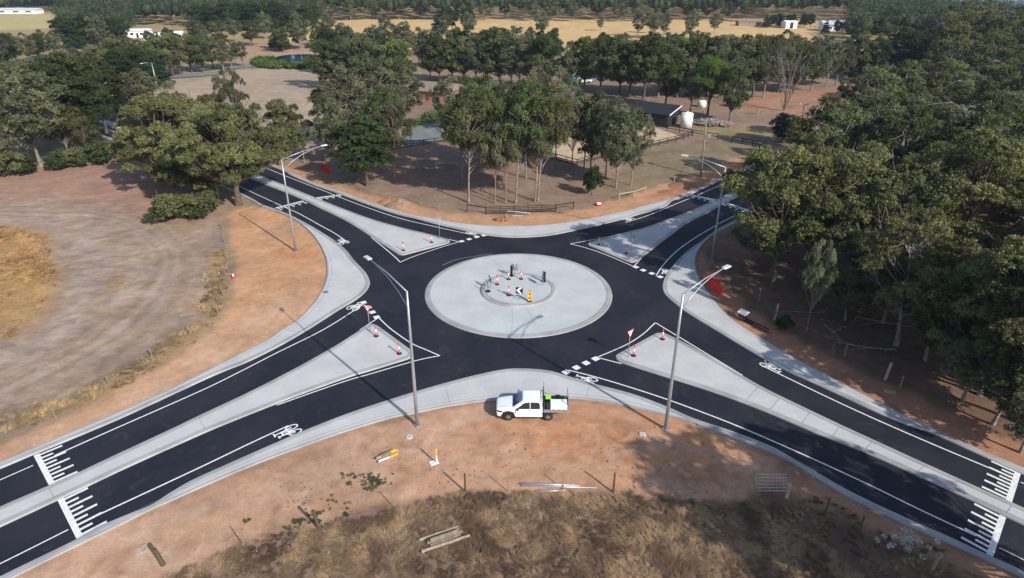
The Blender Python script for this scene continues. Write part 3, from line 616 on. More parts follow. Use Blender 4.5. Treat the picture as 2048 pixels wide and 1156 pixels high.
def leaves_np(rng, cen, tints, per, spread, size, droop=.0, flat=.8, outw=None):
    n = len(cen) * per; c = np.repeat(cen, per, 0); tt = np.repeat(tints, per) + rng.normal(0, .08, n)
    g = rng.normal(0, 1, (n, 3)); g /= np.linalg.norm(g, axis=1)[:, None]; rr = rng.uniform(.2, 1, n) ** .5
    sp = np.repeat(spread, per)
    p = c + g * (rr * sp)[:, None] * np.array([1, 1, flat]); p[:, 2] -= droop * rng.uniform(0, 1, n) ** 2
    d = rng.normal(0, 1, (n, 3)); d[:, 2] -= .4; d /= np.linalg.norm(d, axis=1)[:, None]
    nn = g * .8 + rng.normal(0, .55, (n, 3)) + np.array([0, 0, .35]); w = np.cross(d, nn); w /= np.linalg.norm(w, axis=1)[:, None] + 1e-9
    s = size * rng.uniform(.6, 1.35, n)[:, None]
    V = np.stack([p - d * s * .5, p + w * s * .26, p + d * s * .5, p - w * s * .26], 1).reshape(-1, 3)
    return V, np.arange(n * 4).reshape(-1, 4), np.repeat(np.clip(tt, 0, 1), 4)
def make_tree(seed, H, cr_, cb, nclump, clr, leafm, barkm, r0=.28, per=28, size=.34, flat=.75, sub=34, lean=(0, 0), dome=1.0, bare=0.0, trunkwig=.5, shape='round', forks=2, droop=.15, layer=0):
    """one prototype: trunk mesh with limbs, crown mesh of leaf-sized faces"""
    rng = np.random.default_rng(seed)
    zc = H * (cb + 1) / 2; rz = H * (1 - cb) / 2
    # trunk
    n = 9; t = np.linspace(0, 1, n); top = np.array([lean[0], lean[1], H * .86])
    wig = np.cumsum(rng.normal(0, trunkwig / 3, (n, 2)), 0) * t[:, None]; wig[0] = 0
    tr = np.stack([top[0] * t ** 1.3 + wig[:, 0], top[1] * t ** 1.3 + wig[:, 1], H * .86 * t], 1); trr = r0 * (1 - .8 * t) * (1 + .35 * np.exp(-t * 14))
    paths = [(tr, trr)]
    def trunk_at(z):
        k = np.clip(z / (H * .86), 0, 1) * (n - 1); i = int(min(k, n - 2)); f = k - i; return tr[i] * (1 - f) + tr[i + 1] * f, trr[i] * (1 - f) + trr[i + 1] * f
    C_ = []; tries = 0
    amp = rng.uniform(.6, 1.22, 12)
    while len(C_) < nclump and tries < 6000:
        tries += 1
        v = rng.normal(0, 1, 3); v /= np.linalg.norm(v); r = rng.uniform(.35, 1) ** (1 / 2.2)
        a = int((math.atan2(v[1], v[0]) + math.pi) / (2 * math.pi) * 12) % 12
        if shape == 'cone':
            h_ = rng.uniform(0, 1); rr_ = (1 - h_ * .85) * cr_ * rng.uniform(.5, 1); q = rng.uniform(0, 6.283)
            p = np.array([rr_ * math.cos(q), rr_ * math.sin(q), H * (cb + (1 - cb) * h_ * .95)])
        else:
            p = np.array([v[0] * cr_ * amp[a], v[1] * cr_ * amp[a], v[2] * rz * (dome if v[2] > 0 else .8)]) * r; p[2] += zc
            if layer: p[2] = cb * H + round((p[2] - cb * H) / layer) * layer + rng.normal(0, .25)
            f_ = (p[2] / H) ** 1.3; p[0] += lean[0] * f_; p[1] += lean[1] * f_
        if p[2] > H - clr * .5: p[2] = H - clr * .5
        if all(np.linalg.norm((p - c) * np.array([1, 1, 1.2])) > clr * 1.02 for c in C_): C_.append(p)
    C_ = np.array(C_)
    cl_r = clr * rng.uniform(.75, 1.25, len(C_))
    for i, c in enumerate(C_):
        hd = np.hypot(c[0] - trunk_at(c[2])[0][0], c[1] - trunk_at(c[2])[0][1])
        za = max(H * max(cb * .6, .20) * rng.uniform(.9, 1.4) if shape != 'cone' else c[2] - .4, c[2] - hd * rng.uniform(.8, 1.5) - rng.uniform(.3, 1.2)); za = min(za, H * .82)
        a, ra = trunk_at(za); mid = (a + c) / 2 + np.array([0, 0, -.12 * hd]) + rng.normal(0, .25, 3) * min(1, hd * .3)
        P = bez(a, mid, c, 6); rad = np.linspace(max(.05, ra * rng.uniform(.35, .6)), .03, 6); paths.append((P, rad))
        for k in range(forks):
            e = c + rng.normal(0, 1, 3) * cl_r[i] * .7; paths.append((bez(P[3], (P[3] + e) / 2 + rng.normal(0, .2, 3), e, 4), np.linspace(.045, .018, 4)))
    if bare > 0:
        for k in range(int(bare)):
            a, ra = trunk_at(H * rng.uniform(.35, .8)); q = rng.uniform(0, 6.283); L_ = cr_ * rng.uniform(.6, 1.1)
            e = a + np.array([math.cos(q) * L_, math.sin(q) * L_, L_ * rng.uniform(.2, .9)]); P = bez(a, (a + e) / 2 + rng.normal(0, .5, 3), e, 6); paths.append((P, np.linspace(ra * .45, .03, 6)))
            for m_ in range(3):
                b_ = P[rng.integers(2, 5)]; e2 = b_ + rng.normal(0, 1, 3) * L_ * .3; paths.append((bez(b_, (b_ + e2) / 2 + rng.normal(0, .15, 3), e2, 4), np.linspace(.05, .015, 4)))
    V, F_ = tubes_np(paths); tm = npmesh('trunk', V, F_, barkm, smooth=True)
    # leaf clusters
    nsub = np.maximum(6, (sub * (cl_r / clr) ** 2).astype(int)); cen = []; tt = []; sp = []
    for c, r, ns in zip(C_, cl_r, nsub):
        g = rng.normal(0, 1, (ns, 3)); g /= np.linalg.norm(g, axis=1)[:, None]; g[:, 2] = np.where(g[:, 2] < -.3, -g[:, 2] * .6, g[:, 2])
        q = c + g * r * (rng.uniform(.45, 1, (ns, 1)) ** .6) * np.array([1, 1, flat]); cen.append(q)
        base = rng.uniform(.05, .95); tt.append(np.clip(base + rng.normal(0, .22, ns), 0, 1)); sp.append(rng.uniform(.16, .34, ns) * r)
    V, F_, tn = leaves_np(rng, np.concatenate(cen), np.concatenate(tt), per, np.concatenate(sp), size, droop, .8)
    cm = npmesh('crown', V, F_, leafm, tint=tn)
    return tm, cm
def bark(name, a, b): return mat(name, a, .9, col2=b, scale=2.5)
M['bark_pale'] = bark('pale_gum_bark', (.27, .24, .215), (.13, .11, .095)); M['bark_pink'] = bark('pink_gum_bark', (.27, .165, .125), (.17, .12, .095)); M['bark_dark'] = bark('dark_bark', (.13, .095, .075), (.07, .055, .045))
M['bark_dead'] = bark('dead_grey_wood', (.27, .23, .20), (.15, .125, .105))
LM = dict(olive=leafmat('olive_leaves', (.066, .076, .028), (.205, .210, .085), .38), grey=leafmat('grey_green_leaves', (.075, .088, .046), (.225, .235, .130), .38), green=leafmat('green_leaves', (.062, .082, .028), (.175, .205, .070), .38),
          dark=leafmat('dark_green_leaves', (.022, .040, .016), (.062, .090, .030), .25), blue=leafmat('blue_green_leaves', (.030, .050, .042), (.085, .115, .10), .15), bright=leafmat('bright_green_leaves', (.06, .11, .018), (.170, .24, .05), .38))
LM['far'] = leafmat('far_leaves', (.034, .046, .022), (.105, .122, .058), .3)
PROTO = {}
def proto(key, *a, **k): PROTO.setdefault(key, []).append(make_tree(*a, **k))
for i in range(4): proto('wood', 100 + i, 15, 4.6, .26, 34, 1.15, LM['olive'], M['bark_dark' if i % 2 else 'bark_pale'], r0=.22, per=26, size=.24, bare=4, sub=38, flat=.95, lean=((i - 1.5) * .7, .4))
for i in range(3): proto('gum', 200 + i, 16, 4.6, .18, 44, 1.15, LM['grey'], M['bark_pale'], r0=.22, per=24, size=.24, bare=2, sub=38, flat=1.1, lean=(.6 * (i - 1), 0))
for i in range(3): proto('slim', 300 + i, 17, 4.1, .38, 38, .98, LM['green' if i == 1 else 'grey'], M['bark_pink' if i == 0 else 'bark_pale'], r0=.135, per=24, size=.22, sub=36, flat=1.1, lean=(.9, .2), droop=.5, trunkwig=.35)
for i in range(2): proto('green', 400 + i, 12, 4.2, .16, 38, 1.1, LM['green'], M['bark_dark'], r0=.22, per=26, size=.24, sub=38, flat=1.0)
for i in range(2): proto('dark', 500 + i, 15, 4.2, .08, 34, 1.6, LM['dark'], M['bark_dark'], r0=.3, per=44, size=.26, shape='cone' if i else 'round', forks=1)
proto('spread', 601, 15, 8.4, .20, 84, 1.25, LM['olive'], M['bark_dark'], r0=.5, per=28, size=.24, flat=.75, dome=.95, bare=7, layer=0, sub=46)
proto('spread', 602, 12, 6.8, .12, 64, 1.15, LM['olive'], M['bark_dark'], r0=.36, per=28, size=.24, flat=.75, dome=1, bare=4, layer=0, sub=46)
proto('blue', 701, 7, 3.3, .12, 26, 1.2, LM['blue'], M['bark_dark'], r0=.2, per=34, size=.26)
proto('bright', 801, 14, 5.0, .35, 30, 1.6, LM['bright'], M['bark_dark'], r0=.3, per=44, size=.23, forks=2)
proto('bush', 901, 3, 1.5, .08, 10, .75, LM['green'], M['bark_dark'], r0=.07, per=26, size=.2)
proto('bush', 902, 3, 1.6, .08, 10, .75, LM['dark'], M['bark_dark'], r0=.07, per=26, size=.2)
proto('bush', 903, 3, 1.5, .05, 16, .62, LM['olive'], M['bark_dark'], r0=.07, per=26, size=.2)
PH = dict(wood=15, gum=16, slim=17, green=12, dark=15, spread=15, blue=7, bright=14, bush=3)
NT = [0]
def tree(kind, loc, h, rz, label, group=None, wide=1.0, name='gum_tree', var=None, cat='tree'):
    i = NT[0]; NT[0] += 1; pr = PROTO[kind]; tm, cm = pr[(i * 7 + i // 3) % len(pr) if var is None else var % len(pr)]
    s = h / (PH[kind] if not (kind == 'spread' and var == 1) else 12)
    e = empty(name, (loc[0], loc[1], -.05 + float(drop(loc[0], loc[1]))), rz, label, cat, group); e.scale = (s * wide, s * wide, s)
    for nm, m_ in (('trunk', tm), ('crown', cm)):
        o = bpy.data.objects.new(nm, m_); C.objects.link(o); o.parent = e
    return e
def treepx(kind, u, v, vtop, label, rz=0, **k):
    X_, Y_ = G(u, v); h = zat(Y_, vtop); k.setdefault('wide', min(1.15, max(.9, 15 / max(h, 1)) ** .5))
    return tree(kind, (X_, Y_), h, rz, label, **k)
random.seed(11)
PLACED = []
def free(p, d): return all((p[0] - q[0]) ** 2 + (p[1] - q[1]) ** 2 > d * d for q in PLACED)
def T(kind, u, v, vt, label, rz=0, **k):
    PLACED.append(G(u, v)); return treepx(kind, u, v, vt, label, rz, **k)

# --- the tall slim gums and their neighbours across the far side verge
T('slim', 767.4, 342, 172, 'slim gum with a dark straight trunk, left one of the pair beside the bushy tree', 0, var=1)
T('slim', 790, 362, 200, 'slim gum with a pinkish leaning trunk, right one of the pair behind the bushy tree', .2, var=0)
T('slim', 925, 357, 150, 'slim pale-trunked gum standing alone left of the leaning gum cluster', 2.6, var=2, wide=1.2)
T('slim', 937.5, 405, 170, 'white-trunked gum leaning right, leftmost of those behind the black rail gate', -.2, var=1, wide=1.25)
T('slim', 990, 407, 235, 'thin pink-trunked gum behind the left half of the black rail gate', .1, var=0, wide=.9)
T('slim', 1011, 407, 215, 'thin reddish-trunked gum behind the middle of the black rail gate', .4, var=0, wide=.95)
T('slim', 1032, 407, 160, 'tall pale gum with a green crown behind the right half of the rail gate', .1, var=1, wide=1.1)
T('slim', 1052, 358, 165, 'thin grey gum standing back in the shade behind the black rail gate', 1.8, var=2)
T('slim', 1070, 404, 190, 'orange-trunked gum leaning right at the right end of the black rail gate', 0, var=0, wide=1.0)
T('slim', 1076, 403, 170, 'white-trunked gum leaning right beside the orange-trunked one', .3, var=1, wide=1.05)
T('slim', 1074, 362, 150, 'slim gum behind the two leaning trunks', 2.4, var=2, wide=1.2)
T('gum', 1232, 376, 200, 'green gum with a dark trunk, front one of the group left of the shed', .9, var=0, wide=.85)
T('gum', 1211, 354, 195, 'grey-green gum behind the front tree of the group left of the shed', 2.0, var=1, wide=.8)
T('bush', 1183, 390, 330, 'small dark green bush at the foot of the gums left of the shed', 0, name='bush', cat='bush', var=1, wide=.55)
T('gum', 1262, 372, 215, 'leafy grey-green gum, right one of the group left of the shed', .6, var=2, wide=.7)
T('gum', 1180, 350, 185, 'grey-green gum, left one of the group left of the shed', 3.6, var=0, wide=.8)
T('dark', 735, 372, 222, 'dense dark green tree with a short thick trunk beside the far left road arm', 1.0, var=0, wide=1.35, name='bushy_tree')
T('gum', 672, 332, 190, 'olive gum right behind the dark bushy tree at the far left road arm', 1.4, var=0, wide=.9)
T('gum', 700, 300, 128, 'tall grey-green gum, left one of the three big trees above the bushy tree', 2.2, var=1, wide=1.2)
T('gum', 752, 285, 118, 'tall grey-green gum, middle one of the big trees above the dark bushy tree', 4.2, var=2, wide=1.25)
T('gum', 800, 270, 125, 'tall grey-green gum, right one of the big trees left of the brick barn', 3.1, var=0, wide=1.15)
T('bright', 808, 205, 112, 'bright green round crown between the big gums and the brick barn', 0, wide=.8)
T('green', 960, 268, 150, 'yellow-green gum right of the brick barn beside the gravel drive', .5, var=1)
T('gum', 958, 262, 190, 'small grey gum in front of the brick barn beside the drive', .5, var=2, wide=.8)
T('gum', 1010, 262, 155, 'leafy green gum beside the gravel drive behind the leaning cluster', 1.5, var=1)
T('gum', 1085, 250, 120, 'big gum behind the leaning cluster at the arena corner', .8, var=2, wide=1.2)
T('gum', 1125, 268, 150, 'gum beside the parked silver cars at the arena', 2.8, var=0)
# --- the spreading tree and its neighbours at the far left arm
T('spread', 478, 410, 205, 'huge spreading olive tree with a thick trunk beside the far left road arm', .4, var=0, wide=1.0, name='spreading_tree')
T('spread', 345, 372, 200, 'broad olive tree at the left of the huge spreading tree', 2.2, var=1, wide=1.15, name='spreading_tree')
T('spread', 392, 330, 190, 'olive tree behind the huge spreading tree', 4.4, var=1, wide=1.1, name='spreading_tree')
T('bush', 350, 436, 392, 'low dense green bush at the paddock edge under the spreading tree', 0, name='bush', cat='bush', var=2, wide=1.9)
T('bush', 400, 430, 385, 'low dense green bush between the paddock bush and the thick trunk', 1, name='bush', cat='bush', var=2, wide=1.6)
T('slim', 478, 300, 135, 'slender tufted gum poking up above the huge spreading tree', 0, var=2, wide=.8)
T('spread', 560, 330, 205, 'olive tree with bare pale limbs at the right of the huge spreading tree', 1.0, var=1, wide=.9, name='spreading_tree')
T('gum', 288, 260, 142, 'pale green flat-topped gum left of the far paddock', 1.5, var=1, wide=1.1)
T('green', 255, 250, 190, 'small green gum beside the far left road', 1.5, var=0, wide=.9)
# --- left edge
T('gum', 82, 332, 128, 'tall gum with a white trunk at the far edge of the left paddock', 2.0, var=0, wide=1.3)
T('gum', 20, 345, 160, 'green gum at the left border behind the paddock', 3.0, var=1, wide=1.1)
T('wood', 140, 318, 185, 'dark gum right of the white-trunked tall gum', 1.0, var=2)
T('dark', 175, 300, 92, 'very dark tall tree right of the white-trunked tall gum', 1.0, var=0, wide=1.15, name='bushy_tree')
T('dark', 215, 270, 105, 'very dark tree in front of the far left road bend', 2.0, var=0, wide=1.0, name='bushy_tree')
T('dark', 128, 265, 105, 'very dark tree standing behind the dark gum at left', 3.0, var=1, wide=1.2, name='bushy_tree')
T('wood', 178, 322, 235, 'low dark gum at the right end of the left tree edge', 5.0, var=1)
T('wood', 45, 300, 150, 'olive gum behind the tall white-trunked gum', 4.0, var=0)
for i, (u, v, vt) in enumerate(((18, 352, 300), (120, 340, 300), (152, 335, 296), (200, 330, 285), (235, 318, 280), (60, 348, 312), (250, 300, 265))):
    T('bush', u, v, vt, '%s understorey bush from the left along the far edge of the left paddock' % ['first', 'third', 'fourth', 'fifth', 'sixth', 'second', 'seventh'][i], i, name='bush', cat='bush', var=2 - i % 2, wide=1.1)
# --- right foreground and wood edge
for i, (u, v, vt) in enumerate(((1960, 790, 540), (2075, 860, 520), (2120, 800, 470), (1850, 700, 490), (1740, 590, 350), (2060, 720, 420))):
    T('wood', u, v, vt, ['gum shading the dark verge left of the broad border gum', 'low-hanging gum cut by the right border above the verge', 'gum outside the right border behind the low-hanging one', 'gum behind the broad verge gum', 'gum deep in shade behind the slim bent one', 'gum behind the broad border gum at the right'][i], i * 1.3, var=i, wide=1.2)
T('wood', 1543, 578, 290, 'dark-trunked gum at the left front corner of the wood, beside the red barrier', 0, var=1, wide=1.1)
T('wood', 1610, 578, 305, 'second gum from the left along the front of the wood', 1.3, var=3, wide=1.1)
T('wood', 1650, 548, 300, 'third gum from the left along the front of the wood', 2.3, var=0, wide=1.1)
T('wood', 1700, 560, 330, 'slim bent gum behind the fallen branches in the wood', 3.3, var=2)
T('slim', 1612, 665, 480, 'thin young gum standing in front of the fallen branches', 2, var=2, wide=.6)
T('wood', 1792, 690, 430, 'pale leaning gum behind the fallen branches at the wood edge', .2, var=0, wide=1.1)
T('wood', 1550, 500, 318, 'gum overhanging the far right road arm', 5, var=2, wide=1.08)
T('wood', 1600, 455, 290, 'gum at the roadside behind the one overhanging the far right road arm', 4, var=0, wide=1.1)
T('wood', 1890, 745, 500, 'broad gum shading the verge of the near right arm', 1, var=1, wide=1.2)
T('wood', 2010, 800, 470, 'broad gum at the right border of the photograph', 3, var=3, wide=1.2)
T('blue', 1563, 285, 230, 'dense round blue-green tree on the bare paddock right of the shed', 0, name='round_tree', wide=1.0)
T('bright', 1414, 236, 113, 'bright green tree with a dark trunk beside the timber heap', 0, wide=1.0)
T('green', 1330, 215, 105, 'dark gum directly behind the black shed', 1, var=1)
T('gum', 1380, 228, 120, 'gum with a thin dark trunk between the shed and the bright green tree', 1, var=2, wide=.8)
T('green', 1458, 244, 130, 'gum with a thin dark trunk right of the bright green tree', 4, var=0, wide=.8)
# --- rows behind
def row(kind, pts, n, top, lab, group, jit=(6, 3), name='gum_tree', hj=10, wide=1.05, uniq=True):
    P = [np.array(p, float) for p in pts]; L_ = [0]
    for a, b in zip(P, P[1:]): L_.append(L_[-1] + np.linalg.norm(b - a))
    W_ = ['first', 'second', 'third', 'fourth', 'fifth', 'sixth', 'seventh', 'eighth', 'ninth', 'tenth', 'eleventh', 'twelfth', 'thirteenth', 'fourteenth', 'fifteenth', 'sixteenth', 'seventeenth', 'eighteenth', 'nineteenth', 'twentieth']
    for i in range(n):
        s = L_[-1] * (i + .5) / n; j = max(k for k in range(len(L_) - 1) if L_[k] <= s); f = (s - L_[j]) / (L_[j + 1] - L_[j]); p = P[j] * (1 - f) + P[j + 1] * f
        u = p[0] + random.uniform(-jit[0], jit[0]); v = p[1] + random.uniform(-jit[1], jit[1])
        X_, Y_ = G(u, v); h = zat(Y_, top(u) + random.uniform(-hj, hj)); h = max(7, min(21, h))
        kd = random.choice(kind) if isinstance(kind, (list, tuple)) else kind
        l = (W_[i] + ' tree from the left ' + lab) if uniq else lab
        PLACED.append((X_, Y_)); tree(kd, (X_, Y_), h, random.uniform(0, 6.28), l, group, wide * random.uniform(.9, 1.15), name)
row(['gum', 'gum', 'green'], [(850, 160), (960, 172), (1100, 185)], 11, lambda u: 72, 'in the gum row behind the brick barn', 'gum row behind the brick barn', hj=8)
row(['gum', 'gum', 'green'], [(1130, 178), (1300, 198), (1500, 196), (1690, 172)], 19, lambda u: 76, 'in the gum row behind the black shed', 'gum row behind the black shed', hj=10)
row(['gum', 'gum'], [(1180, 158), (1400, 168), (1660, 152)], 17, lambda u: 68, 'in the second gum row behind the black shed', 'second gum row behind the black shed', hj=8)
row(['gum', 'gum', 'dark'], [(655, 150), (720, 142), (860, 134), (1120, 140)], 19, lambda u: 50, 'in the tree row between the pond and the far field', 'tree row between the pond and the far field', hj=10)
row(['gum', 'green'], [(640, 178), (800, 190)], 7, lambda u: 80, 'in the group right of the far paddock', 'gums right of the far paddock', hj=10)
row(['dark', 'wood'], [(1690, 155), (1830, 158)], 6, lambda u: 60, 'in the dark row at the end of the far paddock', 'dark trees at the end of the far paddock', name='bushy_tree')
row(['gum', 'green', 'wood'], [(225, 165), (350, 152), (500, 130)], 13, lambda u: 76, 'in the row behind the gravel track left of the pond', 'tree row behind the gravel track', hj=8)
row(['wood', 'dark', 'gum'], [(160, 190), (330, 170)], 9, lambda u: 95, 'in the belt behind the far left street lamp', 'tree belt behind the far left street lamp', hj=8)
row(['gum', 'wood'], [(-40, 250), (110, 215)], 8, lambda u: 120, 'in the group above the left paddock', 'trees above the left paddock', hj=10)
row(['gum', 'dark'], [(-30, 150), (130, 110)], 8, lambda u: 62, 'in the row below the far left field', 'tree row below the far left field', hj=6)
row(['dark', 'gum', 'dark'], [(130, 100), (250, 92)], 9, lambda u: 28, 'in the belt left of the white farm buildings', 'tree belt left of the white farm buildings', hj=6)
row(['gum', 'dark', 'wood'], [(290, 96), (420, 100)], 6, lambda u: 60, 'below the white farm buildings', 'trees below the white farm buildings', hj=8, name='gum_tree')
row(['dark'], [(390, 60), (640, 64)], 13, lambda u: 2, 'in the dark row right of the white farm buildings', 'dark trees right of the white farm buildings', name='bushy_tree', hj=6)
row(['gum', 'green', 'dark'], [(545, 100), (680, 85)], 4, lambda u: 40, 'behind the farm pond', 'trees behind the farm pond', hj=10)
row(['wood', 'gum'], [(640, 41), (900, 38), (1200, 40), (1520, 42)], 20, lambda u: 4, 'in the far tree line beyond the golden field', 'far tree line beyond the golden field', hj=5, wide=1.5)
row(['gum', 'wood', 'gum'], [(650, 66), (840, 56), (1100, 70), (1500, 60)], 9, lambda u: 26, 'scattered along the golden field', 'trees scattered in the golden field', jit=(45, 12), hj=8)
row(['dark'], [(870, 62), (950, 66)], 3, lambda u: 14, 'in the clump standing in the golden field', 'clump in the golden field', name='bushy_tree', hj=4)
row(['gum', 'gum'], [(1265, 75), (1340, 78)], 3, lambda u: 20, 'in the tall clump at the right of the golden field', 'tall clump at the right of the golden field', hj=5)
row(['dark'], [(1520, 52), (1630, 54)], 9, lambda u: 27, 'in the dark hedge row by the far white shed', 'dark hedge row by the far white shed', name='hedge_tree', hj=2, wide=1.2)
row(['wood', 'dark'], [(1640, 66), (1700, 66)], 3, lambda u: 44, 'in front of the far farmhouse', 'trees in front of the far farmhouse', hj=2)
for i, (u, v, vt) in enumerate(((400, 88, 38), (440, 96, 42), (470, 84, 34), (505, 92, 40), (530, 78, 24), (655, 92, 50), (690, 100, 52))):
    T(['gum', 'green'][i % 2], u, v, vt, ['first', 'second', 'third', 'fourth', 'fifth', 'sixth', 'seventh'][i] + ' tree from the left in the loose group above the farm pond', i * 1.3, var=i, wide=1.3)
for i, (u, v, vt) in enumerate(((960, 335, 165), (1005, 340, 175), (1110, 335, 160), (1142, 345, 190), (1168, 338, 200))):
    T('slim', u, v, vt, ['leftmost', 'second from left', 'middle', 'second from right', 'rightmost'][i] + ' of the five slim gums at the back of the grove', i * 1.9 + .5, var=i, wide=1.25)
T('gum', 601, 100, 22, 'tall gum with a white trunk standing behind the farm pond', 1, var=0); T('green', 567, 104, 55, 'rounded green tree at the left end of the farm pond', 1, var=1, wide=1.2, name='round_tree'); T('green', 634, 97, 66, 'small round tree right of the white-trunked gum behind the pond', 1, var=0)
T('gum', 312, 252, 140, 'flat pale green gum hiding the foot of the far left street lamp', 1.2, var=0, wide=1.3); T('spread', 405, 398, 262, 'low-hanging olive tree under the left side of the huge spreading tree', 2.9, var=1, wide=1.25, name='spreading_tree')
for i, (u, v, vt) in enumerate(((700, 128, 60), (760, 120, 48), (1010, 118, 62), (1200, 112, 66), (1385, 122, 60), (1440, 128, 70))):
    T('gum', u, v, vt, ['first', 'second', 'third', 'fourth', 'fifth', 'sixth'][i] + ' gum from the left along the near edge of the golden field', i * 1.1, var=i, wide=1.2)
# --- the wood at right: packed crowns
WOOD = [G(*p) for p in [(1560, 400), (1500, 480), (1560, 560), (1700, 600), (1830, 700), (2048, 820), (2150, 860), (2300, 620), (2330, 380), (2300, 180), (2120, 110), (1900, 105), (1830, 150), (1905, 200), (1870, 232), (1700, 325)]]
wp = np.array(WOOD); cnt = 0
for k in range(9000):
    p = (random.uniform(wp[:, 0].min(), wp[:, 0].max()), random.uniform(wp[:, 1].min(), wp[:, 1].max()))
    if sdist(np.array([p[0]]), np.array([p[1]]), WOOD)[0] < 0: continue
    dd = 6.6 + p[1] * .011
    if not free(p, dd): continue
    PLACED.append(p); cnt += 1
    near = 'near' if p[1] < 110 else ('middle' if p[1] < 190 else 'far')
    tree(random.choice(['wood', 'wood', 'wood', 'gum']), p, random.uniform(12.5, 17.5) + (2 if p[1] > 150 else 0), random.uniform(0, 6.28), 'olive gum crown packed in the %s part of the wood right of the roundabout' % near, 'gums packed in the %s part of the wood' % near, random.uniform(1.05, 1.35))
    if cnt > 110: break
# trees past the frame's lower right corner whose shade falls on the near right road arm
for i, (px, py, h) in enumerate(((33.5, 22.0, 14), (33.5, 15.5, 15), (31.0, 17.0, 18.5))):
    tree('wood', (px, py), h, i * 1.7, 'gum standing past the lower right corner, throwing shade over the near right arm', 'gums past the lower right corner', 1.05)
print('TREES', NT[0], cnt)

# far woodland as masses of crowns
def forest(name, lab, spots, size, per, lm_, nc=19):
    rng = np.random.default_rng(77); cen = []; sp = []; tb = []; CV = []; CF = []; CT = []
    t_ = (1 + 5 ** .5) / 2; IV = np.array([(-1, t_, 0), (1, t_, 0), (-1, -t_, 0), (1, -t_, 0), (0, -1, t_), (0, 1, t_), (0, -1, -t_), (0, 1, -t_), (t_, 0, -1), (t_, 0, 1), (-t_, 0, -1), (-t_, 0, 1)], float) / 1.902
    IF = np.array([(0, 11, 5), (0, 5, 1), (0, 1, 7), (0, 7, 10), (0, 10, 11), (1, 5, 9), (5, 11, 4), (11, 10, 2), (10, 7, 6), (7, 1, 8), (3, 9, 4), (3, 4, 2), (3, 2, 6), (3, 6, 8), (3, 8, 9), (4, 9, 5), (2, 4, 11), (6, 2, 10), (8, 6, 7), (9, 8, 1)])
    for k, (px, py, r, h) in enumerate(spots):
        zz = float(drop(px, py)); base = rng.uniform(.0, .7); o_ = np.array([px, py, zz + h * .60])
        g = rng.normal(0, 1, (nc, 3)); g /= np.linalg.norm(g, axis=1)[:, None]; g[:, 2] = np.where(g[:, 2] < -.5, -g[:, 2], g[:, 2])
        q = o_ + g * np.array([r * .82, r * .82, h * .32]) * rng.uniform(.5, 1.2, (nc, 1))
        cen.append(q); sp.append(np.full(nc, r * .30) * rng.uniform(.8, 1.3, nc)); tb.append(np.clip(base + rng.normal(0, .12, nc), 0, 1))
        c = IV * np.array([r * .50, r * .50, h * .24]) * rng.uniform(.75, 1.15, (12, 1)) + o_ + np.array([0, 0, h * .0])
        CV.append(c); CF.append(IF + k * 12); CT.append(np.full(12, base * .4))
    V, F_, tn = leaves_np(rng, np.concatenate(cen), np.concatenate(tb), per, np.concatenate(sp), size, .0, .85)
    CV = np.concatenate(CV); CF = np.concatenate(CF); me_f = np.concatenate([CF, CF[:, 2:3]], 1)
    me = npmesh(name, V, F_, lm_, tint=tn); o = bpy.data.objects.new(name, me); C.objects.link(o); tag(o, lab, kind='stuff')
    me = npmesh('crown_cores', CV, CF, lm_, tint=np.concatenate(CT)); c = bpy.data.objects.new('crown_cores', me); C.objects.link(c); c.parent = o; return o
rf = random.Random(4); spots = []
def uv(px, py, pz=0.0):
    dz = pz - CAM_H; dep = py * cp - dz * sp_; return 1024 + FPX * px / dep, 578 - FPX * (py * sp_ + dz * cp) / dep
cellset = {}
for k in range(120000):
    py = rf.uniform(110, 1150); px = rf.uniform(-1.0, 1.05) * py * .95; u_, v_ = uv(px, py)
    if u_ < -600 or u_ > 2400 or v_ < -35: continue
    if u_ < -70: ok = v_ < 290
    elif u_ < 135: ok = v_ < 24
    elif u_ < 265: ok = v_ < 84
    elif u_ < 385: ok = v_ < 52
    elif u_ < 640: ok = v_ < 56
    elif u_ < 1500: ok = v_ < 41
    elif u_ < 1700: ok = v_ < 40
    elif u_ < 1850: ok = v_ < 100
    else: ok = 36 + (u_ - 1850) * .12 < v_ < 130
    if not ok or (vnoise(px, py, 90, 9) < .22 and v_ < 8 and u_ < 1750): continue
    if not free((px, py), 5): continue
    c_ = (int(px / 6.5), int(py / (6.5 + py * .004)))
    if c_ in cellset: continue
    cellset[c_] = 1; spots.append((px, py, rf.uniform(4.2, 6.5), rf.uniform(11, 17) + (3 if 24 < v_ < 45 else 0)))
print('FOREST', len(spots))
forest('woodland', 'distant olive-green woodland behind the farms', spots, .8, 17, LM['far'])
spots = []
for k in range(9000):
    d = 1150 * (6.5 ** rf.random()); a = rf.uniform(-.95, .95); px = math.tan(a) * d; py = d
    if (fbm(np.array([px]), np.array([py]), 260, 21)[0] > .56 and d < 3500) or (abs(px) > d * .85): continue
    s = (d / 1150) ** .7
    spots.append((px, py, rf.uniform(8, 14) * s, rf.uniform(12, 18) * s ** .5))
forest('woodland', 'blue-hazed woodland on the hills at the horizon', spots, 4.5, 10, LM['far'], 8)

